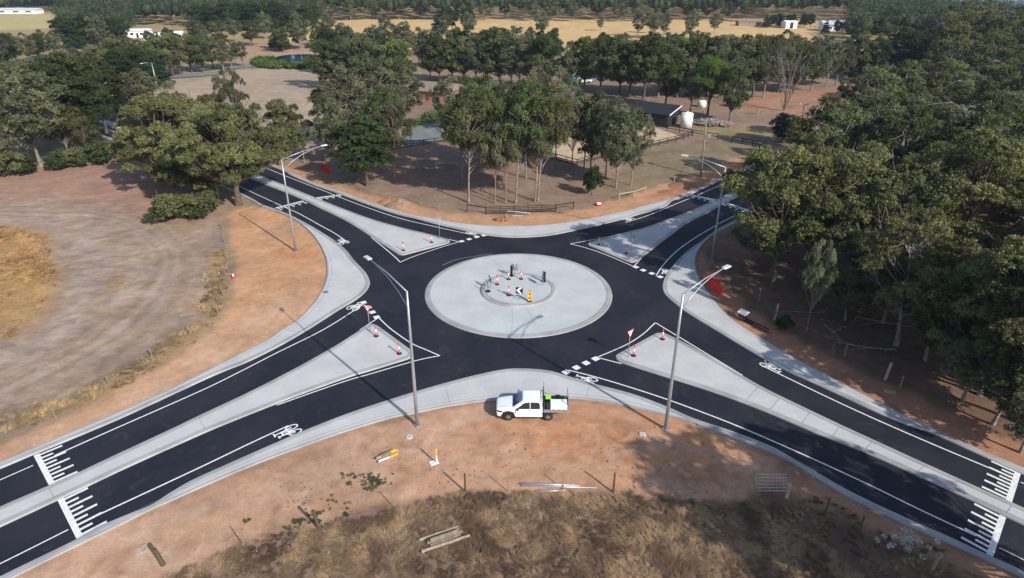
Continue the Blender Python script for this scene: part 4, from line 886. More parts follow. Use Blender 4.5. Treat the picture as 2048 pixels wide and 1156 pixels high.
# ------------------------------------------------------------------ street lamps
def lamp(base, head, label, hh=11.6):
    bx, by = G(*base); hx, hy = G(head[0], head[1], 12.2); d = Vector((hx - bx, hy - by, 0)); L_ = max(2.6, min(5.6, d.length)); a = math.atan2(d.y, d.x)
    r = empty('street_lamp', (bx, by, 0), a, label, 'street lamp', 'tall galvanised street lamps round the roundabout')
    m = MB(); m.smooth = True; m.tube([(0, 0, 0), (0, 0, 4), (0, 0, 8), (0, 0, hh)], [.15, .125, .10, .075], 10); m.build('pole', M['galv'], r)
    m = MB(); m.box((0, 0, .04), (.48, .48, .06)); [m.box((sx * .17, sy * .17, .10), (.05, .05, .1)) for sx in (-1, 1) for sy in (-1, 1)]; m.build('base_plate', M['galv'], r)
    m = MB(); m.smooth = True; m.tube([(0, 0, hh - .05), (L_ * .5, 0, hh + .42), (L_, 0, hh + .62)], [.055, .045, .04], 8); m.build('arm', M['galv'], r)
    m = MB(); m.smooth = True; m.tube([(0, 0, hh - 1.3), (L_ * .22, 0, hh - .55), (L_ * .48, 0, hh + .05), (L_ * .72, 0, hh + .38), (L_, 0, hh + .6)], [.035] * 5, 8); m.build('brace', M['galv'], r)
    m = MB(); m.box((L_ + .36, 0, hh + .64), (.78, .36, .10), taper=.8); m.box((L_ + .02, 0, hh + .64), (.2, .14, .12)); h = m.build('lamp_head', M['lamp'], r)
    m = MB(); m.box((L_ + .42, 0, hh + .58), (.5, .28, .03)); m.build('lens', M['lens'], h)
    return r
lamp((835, 851), (740, 519), 'street lamp standing on the near soil left of the parked ute')
lamp((1331, 858), (1447, 537), 'street lamp standing on the near soil right of the parked ute')
lamp((592, 503), (643, 292), 'street lamp standing on the orange soil at left')
lamp((1423, 524), (1375, 312), 'street lamp in the tree shade at the edge of the wood')
lamp((327, 228), (275, 130), 'far street lamp rising over the trees on the far left road')
lamp((1778, 250), (1805, 166), 'far street lamp rising over the trees on the far right road')

# ------------------------------------------------------------------ red and white bollards
def bollard():
    r = empty('bollard', (0, 0, 0), 0, 'x', 'bollard', 'red and white temporary bollards')
    m = MB(); m.lathe([(.24, 0), (.24, .05), (.17, .08), (.08, .10)], 8); m.build('base', M['rubber'], r)
    m = MB(); m.smooth = True; m.lathe([(.085, .08), (.062, .45)], 12); m.build('post', M['orange'], r)
    m = MB(); m.smooth = True; m.lathe([(.066, .45), (.062, .80)], 12); m.build('white_band', M['signwhite'], r)
    m = MB(); m.smooth = True; m.lathe([(.062, .80), (.055, 1.0), (.03, 1.04)], 12); m.smooth = False; m.box((0, 0, 1.08), (.26, .05, .09)); m.build('handle', M['orange'], r)
    return r
B0 = bollard(); bk = children(B0); first = True
for u, v, z, lab in ((994.5, 569, .3, 'left one of the four red and white bollards on the raised centre'), (1017.3, 558.8, .3, 'back left bollard of the raised centre, beside the dark narrow board'),
                     (1042.4, 558.2, .3, 'back right bollard on the raised centre'), (1017.5, 591, .3, 'front bollard on the raised centre, left of the chevron sign'),
                     (807, 501, .132, 'bollard at the blunt corner of the far left splitter island'), (863.4, 485, .132, 'bollard beside the sign post on the far left splitter island'),
                     (1197, 490, .132, 'sunlit bollard at the tip of the far right splitter island'), (1252.3, 507, .132, 'shaded bollard at the blunt end of the far right splitter island'),
                     (752.6, 672.5, .132, 'bollard next to the give way sign on the near left splitter island'), (798.5, 707.5, .132, 'bollard at the right corner of the near left splitter island'),
                     (1267.2, 711.6, .132, 'bollard next to the give way sign on the near right splitter island'), (1324.8, 678.5, .132, 'bollard at the far tip of the near right splitter island')):
    p = G(u, v, z); loc = (p[0], p[1], z + .002)
    if first: B0.location = loc; B0['label'] = lab; first = False
    else: copy_tree(B0, loc, random.uniform(0, 3), bk, lab)

# ------------------------------------------------------------------ signs
def post_sign(name, u, v, face, label, kind, zb=.132, h=2.1):
    p = G(u, v, zb); f = math.atan2(face[1], face[0]) + math.pi / 2       # local -Y faces the reader
    r = empty(name, (p[0], p[1], zb), f, label, 'road sign')
    m = MB(); m.smooth = True; m.tube([(0, .03, 0), (0, .03, h + (.75 if kind == 'giveway' else .6))], .033, 8); m.build('post', M['galv'], r)
    if kind == 'giveway':
        s = .92; H_ = s * .866
        def tri(k, y0, y1, mt, nm, par):
            cx, cz = 0, h + H_ * .62
            P = [(-s / 2 * k, cz + H_ / 3 * k), (s / 2 * k, cz + H_ / 3 * k), (0, cz - H_ * 2 / 3 * k)]
            m = MB(); m.add([(a, y0, b) for a, b in P] + [(a, y1, b) for a, b in P], [(2, 1, 0)[::-1], (3, 4, 5)[::-1], (0, 1, 4, 3), (1, 2, 5, 4), (2, 0, 3, 5)]); return m.build(nm, mt, par)
        tri(1.0, .0, -.012, M['signred'], 'red_border', r); w = tri(.74, -.0125, -.016, M['signwhite'], 'white_panel', r); tri(1.0, .008, .0005, M['signback'], 'back', r)
        m = MB(); cz = h + H_ * .62
        for k in range(3):
            a0 = k * 2.094 + .3; pts = [(.155 * math.cos(a0 + t), -.0175, cz + .07 + .155 * math.sin(a0 + t)) for t in np.linspace(0, 1.35, 6)]
            for a, b in zip(pts, pts[1:]): m.bar(a, b, .003, .045)
            e = pts[-1]; q = a0 + 1.5; m.add([(e[0] + .08 * math.cos(q), -.019, e[2] + .08 * math.sin(q)), (e[0] - .08 * math.cos(q), -.019, e[2] - .08 * math.sin(q)), (.155 * math.cos(a0 + 1.95), -.019, cz + .07 + .155 * math.sin(a0 + 1.95))], [(0, 1, 2), (2, 1, 0)])
        m.build('arrow_ring', M['black'], w)
    if kind == 'chevron':
        m = MB(); m.box((0, -.006, h), (.75, .012, .75)); b = m.build('panel', M['black'], r)
        m = MB(); P = [(-.33, 0), (.06, .36), (.33, .36), (-.02, 0), (.33, -.36), (.06, -.36)]
        m.add([(a, -.0145, c + h) for a, c in P], [(0, 3, 2, 1), (0, 5, 4, 3)]); m.add([(a, -.0147, c + h) for a, c in P], [(1, 2, 3, 0), (3, 4, 5, 0)])
        m.build('chevron', M['signwhite'], b)
        m = MB(); m.box((0, .008, h), (.75, .012, .75)); m.build('back', M['signback'], r)
    return r
post_sign('give_way_sign', 739.9, 662.3, (-.30, -.95), 'red and white triangular sign on the near left splitter island', 'giveway')
post_sign('give_way_sign', 1256.4, 715, (.68, -.73), 'red and white triangular sign on the near right splitter island', 'giveway')
post_sign('give_way_sign', 879.2, 476.2, (-.66, .75), 'triangular sign seen from its grey back on the far left splitter island', 'giveway')
post_sign('give_way_sign', 1262, 512, (.66, .75), 'triangular sign seen from behind on the shaded far right splitter island', 'giveway')
post_sign('chevron_sign', 1038.5, 599, (-.25, -1), 'black and white chevron sign facing the camera at the front of the raised centre', 'chevron', .3, 1.05)
post_sign('chevron_sign', 980.3, 576, (-.95, -.35), 'black and white chevron sign seen edge-on at the left of the raised centre', 'chevron', .3, 1.05)
post_sign('chevron_sign', 1029, 551.5, (.35, 1), 'chevron sign showing its pale back at the far edge of the raised centre', 'chevron', .3, 1.05)
post_sign('chevron_sign', 1085.4, 571.3, (1, .1), 'chevron sign seen edge-on at the right of the raised centre', 'chevron', .3, 1.05)
def hboard(u, v, yaw, label, front, tilt=0):
    p = G(u, v, .3); r = empty('hazard_board', (p[0], p[1], .302), yaw, label, 'hazard board', 'narrow hazard boards on rubber feet')
    m = MB(); m.box((0, 0, .06), (.48, .34, .12), taper=.85); m.build('foot', M['rubber'], r)
    m = MB(); m.box((0, 0, .66), (.40, .05, 1.08)); pn = m.build('board', [M['yellow'] if front else M['black']], r)
    m = MB()
    for k in range(2):
        z0 = .42 + k * .48
        P = [(-.19, z0), (.12, z0 + .2), (.19, z0 + .12), (-.02, z0), (.19, z0 - .12), (.12, z0 - .2)]
        m.add([(a, -.027, c) for a, c in P], [(0, 3, 2, 1), (0, 5, 4, 3)]); m.add([(a, -.0272, c) for a, c in P], [(1, 2, 3, 0), (3, 4, 5, 0)])
    m.box((0, 0, 1.22), (.4, .055, .05)); m.build('stripes', M['black'], pn)
    return r
hboard(1059.5, 603, 0.1, 'narrow yellow board with black chevrons at the front of the raised centre', True)
hboard(1023, 552, 2.2, 'narrow dark-backed board beside the pale-backed sign on the raised centre', False)
hboard(1087.5, 563.5, 2.9, 'narrow black-backed board at the right of the raised centre', False)
p = G(976, 583, .3); r = empty('marker_stand', (p[0], p[1], .3), 0, 'thin dark post on a black rubber foot at the left of the raised centre', 'marker post')
m = MB(); m.lathe([(.3, 0), (.3, .06), (.12, .1)], 8); m.build('foot', M['rubber'], r); m = MB(); m.tube([(0, 0, .08), (0, 0, 1.15)], .035, 8); m.box((0, 0, 1.17), (.1, .1, .05)); m.build('post', M['black'], r)

# ------------------------------------------------------------------ lofted vehicle bodies
def loft(stations):                        # each: (x, [(halfwidth, z) bottom to top])
    m = MB(); m.smooth = False; n = len(stations[0][1]); vs = []
    for x_, pr in stations:
        vs += [(x_, -w, z) for w, z in pr] + [(x_, w, z) for w, z in pr[::-1]]
    k = 2 * n; fs = []
    for i in range(len(stations) - 1):
        for j in range(k - 1):
            a = i * k + j; fs.append((a + k, a + k + 1, a + 1, a))
        a = i * k; fs.append((a + k - 1 + k, a + k, a, a + k - 1)) if False else fs.append((a + k, a, a + k - 1, a + 2 * k - 1))
    fs.append(tuple(range(k))); fs.append(tuple((len(stations) - 1) * k + j for j in range(k))[::-1])
    m.add(vs, fs); return m
def fixn(o, bevel=0.0, seg=2):
    import bmesh
    bm = bmesh.new(); bm.from_mesh(o.data); bmesh.ops.recalc_face_normals(bm, faces=bm.faces); bm.to_mesh(o.data); bm.free()
    if bevel:
        b = o.modifiers.new('bevel', 'BEVEL'); b.width = bevel; b.segments = seg; b.limit_method = 'ANGLE'; b.angle_limit = R(22)
        for p in o.data.polygons: p.use_smooth = True
        w = o.modifiers.new('wn', 'WEIGHTED_NORMAL'); w.keep_sharp = True
    return o
def wheel(par, x_, y_, r_, w=.25):
    t = MB(); t.smooth = True; t.lathe([(r_ * .62, -w / 2), (r_ * .93, -w / 2), (r_, -w / 2 + .05), (r_, w / 2 - .05), (r_ * .93, w / 2), (r_ * .62, w / 2)], 24)
    o = t.build('wheel', M['rubber'], par); o.location = (x_, y_, r_); o.rotation_euler = (R(90), 0, 0)
    s_ = 1 if y_ < 0 else -1
    t = MB(); t.lathe([(r_ * .64, s_ * (w / 2 - .05)), (r_ * .60, s_ * (w / 2 - .02))], 20); t.build('rim', M['black'], o)
    t = MB()
    for k in range(5):
        a = k * 2 * math.pi / 5; t.bar((0, 0, s_ * (w / 2 + .005)), (r_ * .57 * math.cos(a), r_ * .57 * math.sin(a), s_ * (w / 2 + .005)), .06, .03)
    t.build('spokes', M['chrome'], o)
def quad(m, pts, out): m.add([tuple(Vector(p) + Vector(out)) for p in pts], [tuple(range(len(pts)))])

def ute():
    fx, fy = G(1017.7, 841.5); rx, ry = G(1095.3, 842); cx, cy = (fx + rx) / 2, (fy + ry) / 2 + .90
    r = empty('pickup_truck', (cx, cy, .005), math.atan2(fy - ry, fx - rx), 'white tray-back pickup truck with a white toolbox, parked on the soil at the near kerb', 'pickup truck')
    S = [(2.50, [(.60, .42), (.66, .55), (.66, .80), (.60, .92), (.50, .96)]), (2.40, [(.78, .36), (.84, .55), (.83, .86), (.76, .99), (.60, 1.03)]),
         (2.05, [(.88, .34), (.915, .55), (.90, .93), (.83, 1.06), (.66, 1.10)]), (1.60, [(.89, .34), (.925, .55), (.91, .98), (.86, 1.10), (.68, 1.15)]),
         (1.22, [(.89, .34), (.925, .55), (.91, 1.02), (.87, 1.14), (.70, 1.19)]), (.42, [(.89, .34), (.925, .55), (.915, 1.08), (.72, 1.68), (.62, 1.755)]),
         (.05, [(.89, .34), (.925, .55), (.915, 1.08), (.735, 1.72), (.63, 1.79)]), (-.72, [(.89, .34), (.925, .55), (.915, 1.08), (.735, 1.72), (.63, 1.79)]),
         (-1.00, [(.89, .34), (.925, .55), (.915, 1.08), (.73, 1.68), (.61, 1.75)]), (-1.10, [(.87, .36), (.90, .55), (.89, 1.06), (.71, 1.60), (.58, 1.66)])]
    b = loft(S).build('body', M['white'], r); fixn(b, .035, 2)
    m = MB(); a0, a1 = S[4], S[5]
    quad(m, [(1.17, -.74, 1.205), (1.17, .74, 1.205), (.46, .60, 1.742), (.46, -.60, 1.742)], (.022, 0, .030)); m.build('windscreen', M['windscreen'], r)
    for s in (-1, 1):
        m = MB()
        def sp(x_, z):                       # on the cabin side
            f = (z - 1.08) / .62; return (x_, s * (.925 + (.738 - .925) * f + .012), z)
        quad(m, [sp(.92, 1.13), sp(.30, 1.60), (sp(-.12, 1.66)), sp(-.12, 1.13)], (0, 0, 0)); quad(m, [sp(-.18, 1.13), sp(-.18, 1.66), sp(-.78, 1.64), sp(-.90, 1.50), sp(-.90, 1.16), sp(-.86, 1.13)], (0, 0, 0))
        g = m.build('side_window', M['glass'], r); fixn(g); so_ = g.modifiers.new('th', 'SOLIDIFY'); so_.thickness = .012; so_.offset = 0
        m = MB(); m.box((.80, s * 1.03, 1.16), (.12, .20, .16)); m.bar((.82, s * .9, 1.10), (.80, s * 1.0, 1.12), .03, .04); m.build('mirror', M['black'], r)
        m = MB(); m.box((2.20, s * .80, .88), (.42, .20, .11), Matrix.Rotation(-s * .35, 3, 'Z')); m.build('headlight', M['black'], r)
        m = MB(); m.box((2.36, s * .70, .60), (.16, .16, .08)); m.build('fog_light', M['signwhite'], r)
        for ax in (1.54,):
            m = MB(); m.smooth = False
            P = [(ax + .50 * math.cos(t), s * .93, .40 + .50 * math.sin(t)) for t in np.linspace(-.15, math.pi + .15, 12)]; m.tube(P, .055, 6); m.box((ax, s * .9235, .58), (.86, .02, .52)); m.build('wheel_arch', M['black'], r)
        m = MB(); m.box((.15, s * .93, .34), (2.2, .08, .07)); m.build('side_step', M['black'], r)
        m = MB(); m.box((-.05, s * .938, 1.0), (.16, .02, .03)); m.build('door_handle', M['black'], r)
    # marks on the camera-side door: small grey emblem and a thin line of lettering, too small to read
    m = MB(); m.box((.98, .9285, .78), (.16, .004, .11)); m.build('door_emblem', M['signback'], r)
    m = MB(); [m.box((.84 - k * .066, .9285, .78), (.04, .004, .05 if k % 3 else .07)) for k in range(13)]; m.build('door_lettering', M['signback'], r)
    m = MB(); [m.box((x_, s_ * .9265, .80), (.012, .006, .52)) for x_ in (.98, -.14) for s_ in (-1, 1)]; [m.box((1.72, s_ * .60, 1.155), (.95, .012, .012)) for s_ in (-1, 1)]; m.build('panel_gaps', M['joint'], r)
    m = MB(); m.box((2.46, 0, .74), (.10, 1.0, .22)); m.box((2.50, 0, .50), (.10, 1.4, .14)); m.build('grille', M['black'], r)
    m = MB(); m.box((1.55, 0, .38), (.9, 1.7, .14)); m.box((-1.6, 0, .62), (3.0, .7, .22)); m.build('chassis', M['black'], r)
    for x_ in (1.54, -1.545):
        for s in (-1, 1): wheel(r, x_, s * .80, .385)
    # tray
    m = MB(); m.box((-2.17, 0, .86), (2.02, 1.86, .08)); m.build('tray_floor', M['alu'], r)
    for s in (-1, 1):
        m = MB(); m.box((-2.17, s * .925, .98), (1.98, .04, .24)); m.build('side_board', M['alu'], r)
        m = MB(); m.box((-1.55, s * .90, .745), (1.0, .1, .05)); m.build('mudguard', M['black'], r)
        m = MB(); m.box((-3.20, s * .78, .80), (.04, .2, .12)); m.build('tail_light', M['red'], r)
    m = MB(); m.box((-3.17, 0, .98), (.04, 1.86, .24)); m.build('tailboard', M['alu'], r)
    m = MB(); [m.box((-1.20, y_, 1.42), (.05, .05, 1.1)) for y_ in (-.88, -.3, .3, .88)]; m.box((-1.20, 0, 1.95), (.06, 1.86, .06)); m.box((-1.20, 0, 1.5), (.04, 1.8, .04)); m.build('headboard', M['black'], r)
    m = MB(); [m.box((-3.10, y_, 1.45), (.05, .05, 1.0)) for y_ in (-.88, .88)]; m.box((-3.10, 0, 1.92), (.05, 1.8, .05)); m.build('rear_rack', M['galv'], r)
    m = MB(); m.box((-2.36, .50, 1.20), (1.28, .82, .60)); t = m.build('toolbox', M['white'], r); fixn(t, .02)
    m = MB(); [m.box((x_, .915, 1.12), (.05, .02, .07)) for x_ in (-1.95, -2.36, -2.76)]; m.build('latch', M['black'], t)
    m = MB(); m.smooth = True; m.lathe([(.18, -.1), (.34, -.1), (.36, 0), (.34, .1), (.18, .1)], 20); w_ = m.build('spare_wheel', M['rubber'], r); w_.location = (-1.45, .45, 1.12); w_.rotation_euler = (0, R(78), 0)
    m = MB(); m.box((-1.60, -.60, 1.20), (.42, .30, .22)); m.build('lime_box', M['lime'], r); m = MB(); m.box((-1.60, -.58, 1.0), (.6, .55, .2)); m.build('black_case', M['black'], r)
    m = MB()
    for k, (x_, y_, z_) in enumerate(((-2.1, -.5, 1.05), (-2.35, -.62, 1.12), (-2.6, -.4, 1.02), (-2.8, -.62, 1.1), (-2.45, -.3, 1.0))): m.box((x_, y_, z_), (.22, .2, .3 + .05 * (k % 3)), Matrix.Rotation(k, 3, 'Z'))
    m.smooth = True; m.tube([(-2.0, -.7, 1.0), (-2.2, -.6, 1.4), (-2.5, -.7, 1.3), (-2.9, -.5, 1.1)], .04, 6); m.build('pump_gear', M['rubber'], r)
    m = MB(); m.tube([(-1.22, -.86, 1.9), (-1.22, -.86, 2.5)], .012, 5); m.build('aerial', M['black'], r)
ute()

def car(u, v, yaw, label, paint, L_=4.6):
    X_, Y_ = G(u, v); r = empty('parked_car', (X_, Y_, .205), yaw, label, 'car', 'cars parked beside the riding arena')
    S = [(2.25, [(.62, .35), (.66, .55), (.60, .68)]), (2.05, [(.82, .28), (.86, .6), (.76, .78)]), (1.1, [(.87, .26), (.9, .7), (.78, .92)]), (.45, [(.87, .26), (.9, .8), (.62, 1.38)]), (-.9, [(.87, .26), (.9, .82), (.62, 1.45)]), (-1.9, [(.87, .28), (.89, .85), (.6, 1.3)]), (-2.25, [(.8, .35), (.82, .7), (.68, .95)])]
    fixn(loft(S).build('body', paint, r), .04)
    m = MB(); quad(m, [(1.08, -.70, .95), (1.08, .70, .95), (.50, .58, 1.36), (.50, -.58, 1.36)], (.02, 0, .03)); m.build('windscreen', M['glass'], r)
    for s in (-1, 1):
        m = MB(); m.add([(.75, s * .865, .90), (.3, s * .72, 1.28), (-1.6, s * .70, 1.28), (-1.8, s * .86, .92)], [(0, 1, 2, 3)]); fixn(m.build('side_window', M['glass'], r))
    for x_ in (1.4, -1.4):
        for s in (-1, 1): wheel(r, x_, s * .78, .32, .22)
car(1081, 258, .5, 'silver car parked behind the orange-trunked gums', M['carsilver']); car(1120, 250, .35, 'silver car parked in the middle beside the arena', M['carsilver'])
car(1160, 246, .3, 'white car parked nearest to the shed, beside the arena', M['white']); car(1018, 266, .9, 'silver car parked at the end of the gravel drive', M['carsilver'])
car(1168, 166, .1, 'white car parked by the far blue dam', M['white'])

# ------------------------------------------------------------------ fences
def fence(pts, label, h=1.25, rails=(1.15, .65), step=2.6, mt='blackwood', name='rail_fence', pw=.12, rh=.13, rt=.05, zb=0.0, wires=False, cat='fence'):
    g = [np.array(G(*p)) for p in pts]; o = g[0]; r = empty(name, (o[0], o[1], zb), 0, label, cat)
    posts = []
    for a, b in zip(g, g[1:]):
        n = max(1, int(round(np.linalg.norm(b - a) / step)))
        posts += [a + (b - a) * k / n for k in range(n)]
    posts.append(g[-1]); P0 = None
    m = MB(); m.box((0, 0, h / 2 - .1), (pw, pw, h + .2)); me0 = m.build('post', M[mt], r); me0.location = (0, 0, 0)
    for p in posts[1:100]:
        c = me0.copy(); C.objects.link(c); c.parent = r; c.location = (p[0] - o[0], p[1] - o[1], 0)
    for q in rails:
        m = MB()
        for a, b in zip(posts, posts[1:]): m.bar((a[0] - o[0], a[1] - o[1] - pw / 2 - rt / 2, q), (b[0] - o[0], b[1] - o[1] - pw / 2 - rt / 2, q), rt, rh)
        m.build('wire' if wires else 'rail', M['wire' if wires else mt], r)
    return r
fence([(739, 305), (754.7, 304), (825, 293.4), (870, 288.5), (934.6, 279.7), (999, 290.5)], 'black rail fence along the near edge of the gravel drive')
fence([(1002.5, 290.8), (1154, 332), (1168, 327)], 'black rail fence along the near left edge of the sand arena')
fence([(1169, 327), (1264.8, 304.5), (1367, 279.7), (1384.7, 272)], 'black rail fence along the near right edge of the sand arena', step=2.4)
fence([(1296.7, 253.3), (1333.8, 262), (1435.5, 279.7)], 'black rail fence passing in front of the black shed and white tank')
fence([(747, 266), (790, 256), (843.7, 247.5), (895, 258)], 'black rail fence along the far edge of the gravel drive')
fence([(1463.8, 284.6), (1525.4, 296.3)], 'short black rail fence beside the round blue-green tree')
fence([(1533, 294), (1566, 280)], 'short pale grey rail fence next to the round blue-green tree', mt='timber', h=1.1, rails=(1.05,))
fence([(934.4, 423.5), (971.5, 429.3)], 'single-rail black wing fence left of the black rail gate', rails=(1.1,), step=3)
fence([(1111.6, 424.4), (1146.5, 418.6)], 'single-rail black wing fence right of the black rail gate', rails=(1.1,), step=3)
fence([(972, 429.3), (1111.2, 424.4)], 'black four-rail gate panels facing the far side of the roundabout', h=1.25, rails=(.25, .55, .85, 1.12), step=2.0, name='rail_gate', rh=.09, pw=.1, cat='gate')
fence([(1238, 400), (1268.5, 395), (1291, 386)], 'weathered pale timber rail fence on the far right verge', mt='timberpale', h=1.1, rails=(1.0,), step=2.6)
fence([(817.8, 400), (843, 411), (880, 421)], 'sagging old post fence above the soil mound on the far left verge', mt='timber', h=1.15, rails=(.9,), step=2.6, pw=.09, rh=.06)
fence([(700, 372), (740, 388), (780, 398)], 'low broken timber rail left of the soil mound', mt='timber', h=.5, rails=(.4,), step=3, pw=.1, rh=.08)
fence([(444.6, 456), (455, 518.4), (446.4, 590), (436, 628), (380.6, 669), (304.5, 716), (218, 773), (112.4, 839), (-60, 930)], 'wire fence with thin posts between the left paddock and the orange soil', mt='timber', h=1.1, rails=(.4, .7, 1.0), step=6, pw=.07, rh=.012, rt=.012, name='wire_fence', wires=True)
fence([(1440, 545), (1517.6, 601.5), (1548.7, 639.5), (1688.8, 712), (1800, 775)], 'old wire fence along the front of the wood at right', mt='timber', h=1.2, rails=(.5, .9), step=7, pw=.09, rh=.012, rt=.012, name='wire_fence', wires=True)

def post(u, v, h, label, lean=(0, 0), w=.09, mt='timber', name='fence_post', arm=False):
    X_, Y_ = G(u, v); r = empty(name, (X_, Y_, 0), 0, label, 'post', 'lone posts of the old near fence line')
    m = MB(); m.smooth = False; m.tube([(0, 0, -.1), (lean[0] * .5, lean[1] * .5, h * .5), (lean[0], lean[1], h)], [w, w * .95, w * .9], 7); 
    if arm: m.bar((-.3, 0, h - .05), (.3, 0, h - .05), .07, .05)
    o = m.build('shaft', M[mt], r); return r
post(931, 983, 1.55, 'thick mossy post at the top edge of the dry grass, left of the steel rods', (0, 0), .075, 'mossy')
post(1226.7, 983, 1.6, 'thick mossy post right of the steel rods', (0, 0), .075, 'mossy')
post(1016, 983, 1.3, 'thin grey picket between the left thick post and the steel rods', w=.035)
post(1126, 978, 1.2, 'thin grey picket behind the steel rods', w=.035)
post(787, 1014, 1.2, 'thin grey picket at the left end of the dry grass', w=.035)
post(1335, 985, 1.2, 'thin dark picket left of the pale clay patch', w=.03)
post(636.7, 1053.6, 1.5, 'leaning dark post with green weeds at its foot', (-.12, -.1), .11, 'mossy')
post(488, 1091.6, 1.3, 'thin grey picket near the lower left corner of the dry grass', (-.08, 0), .035)
post(327, 1129.7, 1.35, 'thick mossy leaning post close to the lower left border', (-.22, -.05), .15, 'mossy')
post(1649, 1031, 1.4, 'dark square post on the shaded near right verge', (.1, .1), .075, 'mossy')
post(1716.5, 1067.4, 1.4, 'thin dark post left of the white-leaved shrub', (.12, .1), .06, 'mossy')
post(1863.6, 1140, 1.3, 'pale grey post right of the white-leaved shrub', (.2, .1), .10, 'timber')
post(1573, 994.7, 1.2, 'pale squat post at the right end of the leaning farm gate', (0, 0), .14, 'timberpale')
post(1770, 759, 1.7, 'pale broken stump post at the wood edge', (.15, 0), .13, 'timberpale')
post(1517.6, 601, 1.5, 'white-topped cross-armed post at the front of the wood', (0, 0), .06, 'timberpale', arm=True)
post(1548.7, 639, 1.8, 'thick pale post beside a small green bush at the front of the wood', (.1, 0), .11, 'timberpale')
post(1347, 367, 1.2, 'pale post on the far right verge', (.1, 0), .07, 'timberpale'); post(609, 327, 3.0, 'grey post beside the far left road', (0, 0), .10, 'timber')
post(1390, 343, 1.1, 'small dark stump left of the power pole', w=.08, mt='mossy')

# ------------------------------------------------------------------ power poles and wires
def ppole(base, top, label):
    X_, Y_ = G(*base); h = zat(Y_, top[1]); dep = Y_ * cp - (h - CAM_H) * sp_; xt = (top[0] - 1024) / FPX * dep
    r = empty('power_pole', (X_, Y_, 0), 0, label, 'power pole')
    m = MB(); m.smooth = True; m.tube([(0, 0, 0), (xt - X_, 0, h)], [.17, .11], 8); m.build('shaft', M['timber'], r)
    m = MB(); m.bar((xt - X_ - .9, -.1, h - .4), (xt - X_ + .9, .1, h - .4), .1, .12); m.build('crossarm', M['timber'], r)
    m = MB(); [m.lathe([(.06, h - .34), (.08, h - .2), (.03, h - .1)], 6, (xt - X_ + dx, dx * .1, 0)) for dx in (-.8, 0, .8)]; m.build('insulators', M['whitep'], r)
    return r, (xt, Y_, h)
pp, t1 = ppole((1401.3, 353), (1414, 235), 'leaning power pole beside the far right road arm')
m = MB(); m.box((.4, -.25, 6.9), (.5, .4, .5)); m.build('junction_box', M['galv'], pp); m = MB(); m.bar((-.1, -.2, 4.6), (1.0, -.2, 4.7), .08, .08); m.build('stay_bar', M['timber'], pp)
pp, t2 = ppole((1598, 290), (1609, 205), 'power pole half hidden behind the left crowns of the wood'); pp, t3 = ppole((1744, 215), (1746, 172), 'distant power pole on the far paddock')
pp, t4 = ppole((602.6, 251), (598, 207), 'thin pole on the far left paddock')
def wire(a, b, label, sag=.5):
    for dx in (-.8, .8):
        P = []; 
        for k in range(13):
            t = k / 12; P.append((a[0] * (1 - t) + b[0] * t + dx, a[1] * (1 - t) + b[1] * t, (a[2] * (1 - t) + b[2] * t) - .15 - sag * 4 * t * (1 - t)))
        m = MB(); m.tube(P, .025, 4); tag(m.build('power_line', M['wire']), label + (', left strand' if dx < 0 else ', right strand'), 'power line', 'power lines by the far right road')
wire(t1, t2, 'thin wire from the leaning power pole to the half hidden pole'); wire(t2, t3, 'thin wire from the half hidden pole to the distant pole', .8)

# ------------------------------------------------------------------ buildings
def hip(name, loc, yaw, size, roofh, wall, roof, label, over=.4, fascia=None, door=None, wins=(), skill=0.0):
    r = empty(name, loc, yaw, label, 'building'); a, b, h = size
    m = MB(); m.box((0, 0, h / 2 - .1), (a, b, h + .2)); m.build('wall', wall, r)
    m = MB()
    if skill:                                # one slope: high at the back
        vs = [(-a / 2 - over, -b / 2 - over, h + .02), (a / 2 + over, -b / 2 - over, h + .02), (a / 2 + over, b / 2 + over, h + skill), (-a / 2 - over, b / 2 + over, h + skill)]
        m.add(vs + [(p[0], p[1], p[2] + .12) for p in vs], [(3, 2, 1, 0), (4, 5, 6, 7), (0, 1, 5, 4), (1, 2, 6, 5), (2, 3, 7, 6), (3, 0, 4, 7)])
    else:
        x1, y1 = a / 2 + over, b / 2 + over; m.add([(-x1, -y1, h), (x1, -y1, h), (x1, y1, h), (-x1, y1, h), (-x1, 0, h + roofh), (x1, 0, h + roofh)], [(0, 1, 5, 4), (2, 3, 4, 5), (0, 4, 3), (1, 2, 5), (3, 2, 1, 0)])
    m.build('roof', roof, r)
    if fascia: m = MB(); m.bar((a / 2 + over + .03, -b / 2 - over, h + .08), (a / 2 + over + .03, b / 2 + over, h + skill + .08), .06, .24); m.build('fascia', fascia, r)
    if door: x_, y_, w_, hh = door; m = MB(); m.box((x_, -b / 2 - .02, hh / 2), (w_, .08, hh)); m.build('doorway', M['black'], r)
    for x_, w_ in wins: m = MB(); m.box((x_, -b / 2 - .02, h * .55), (w_, .07, h * .32)); m.build('window', M['glass'], r)
    return r
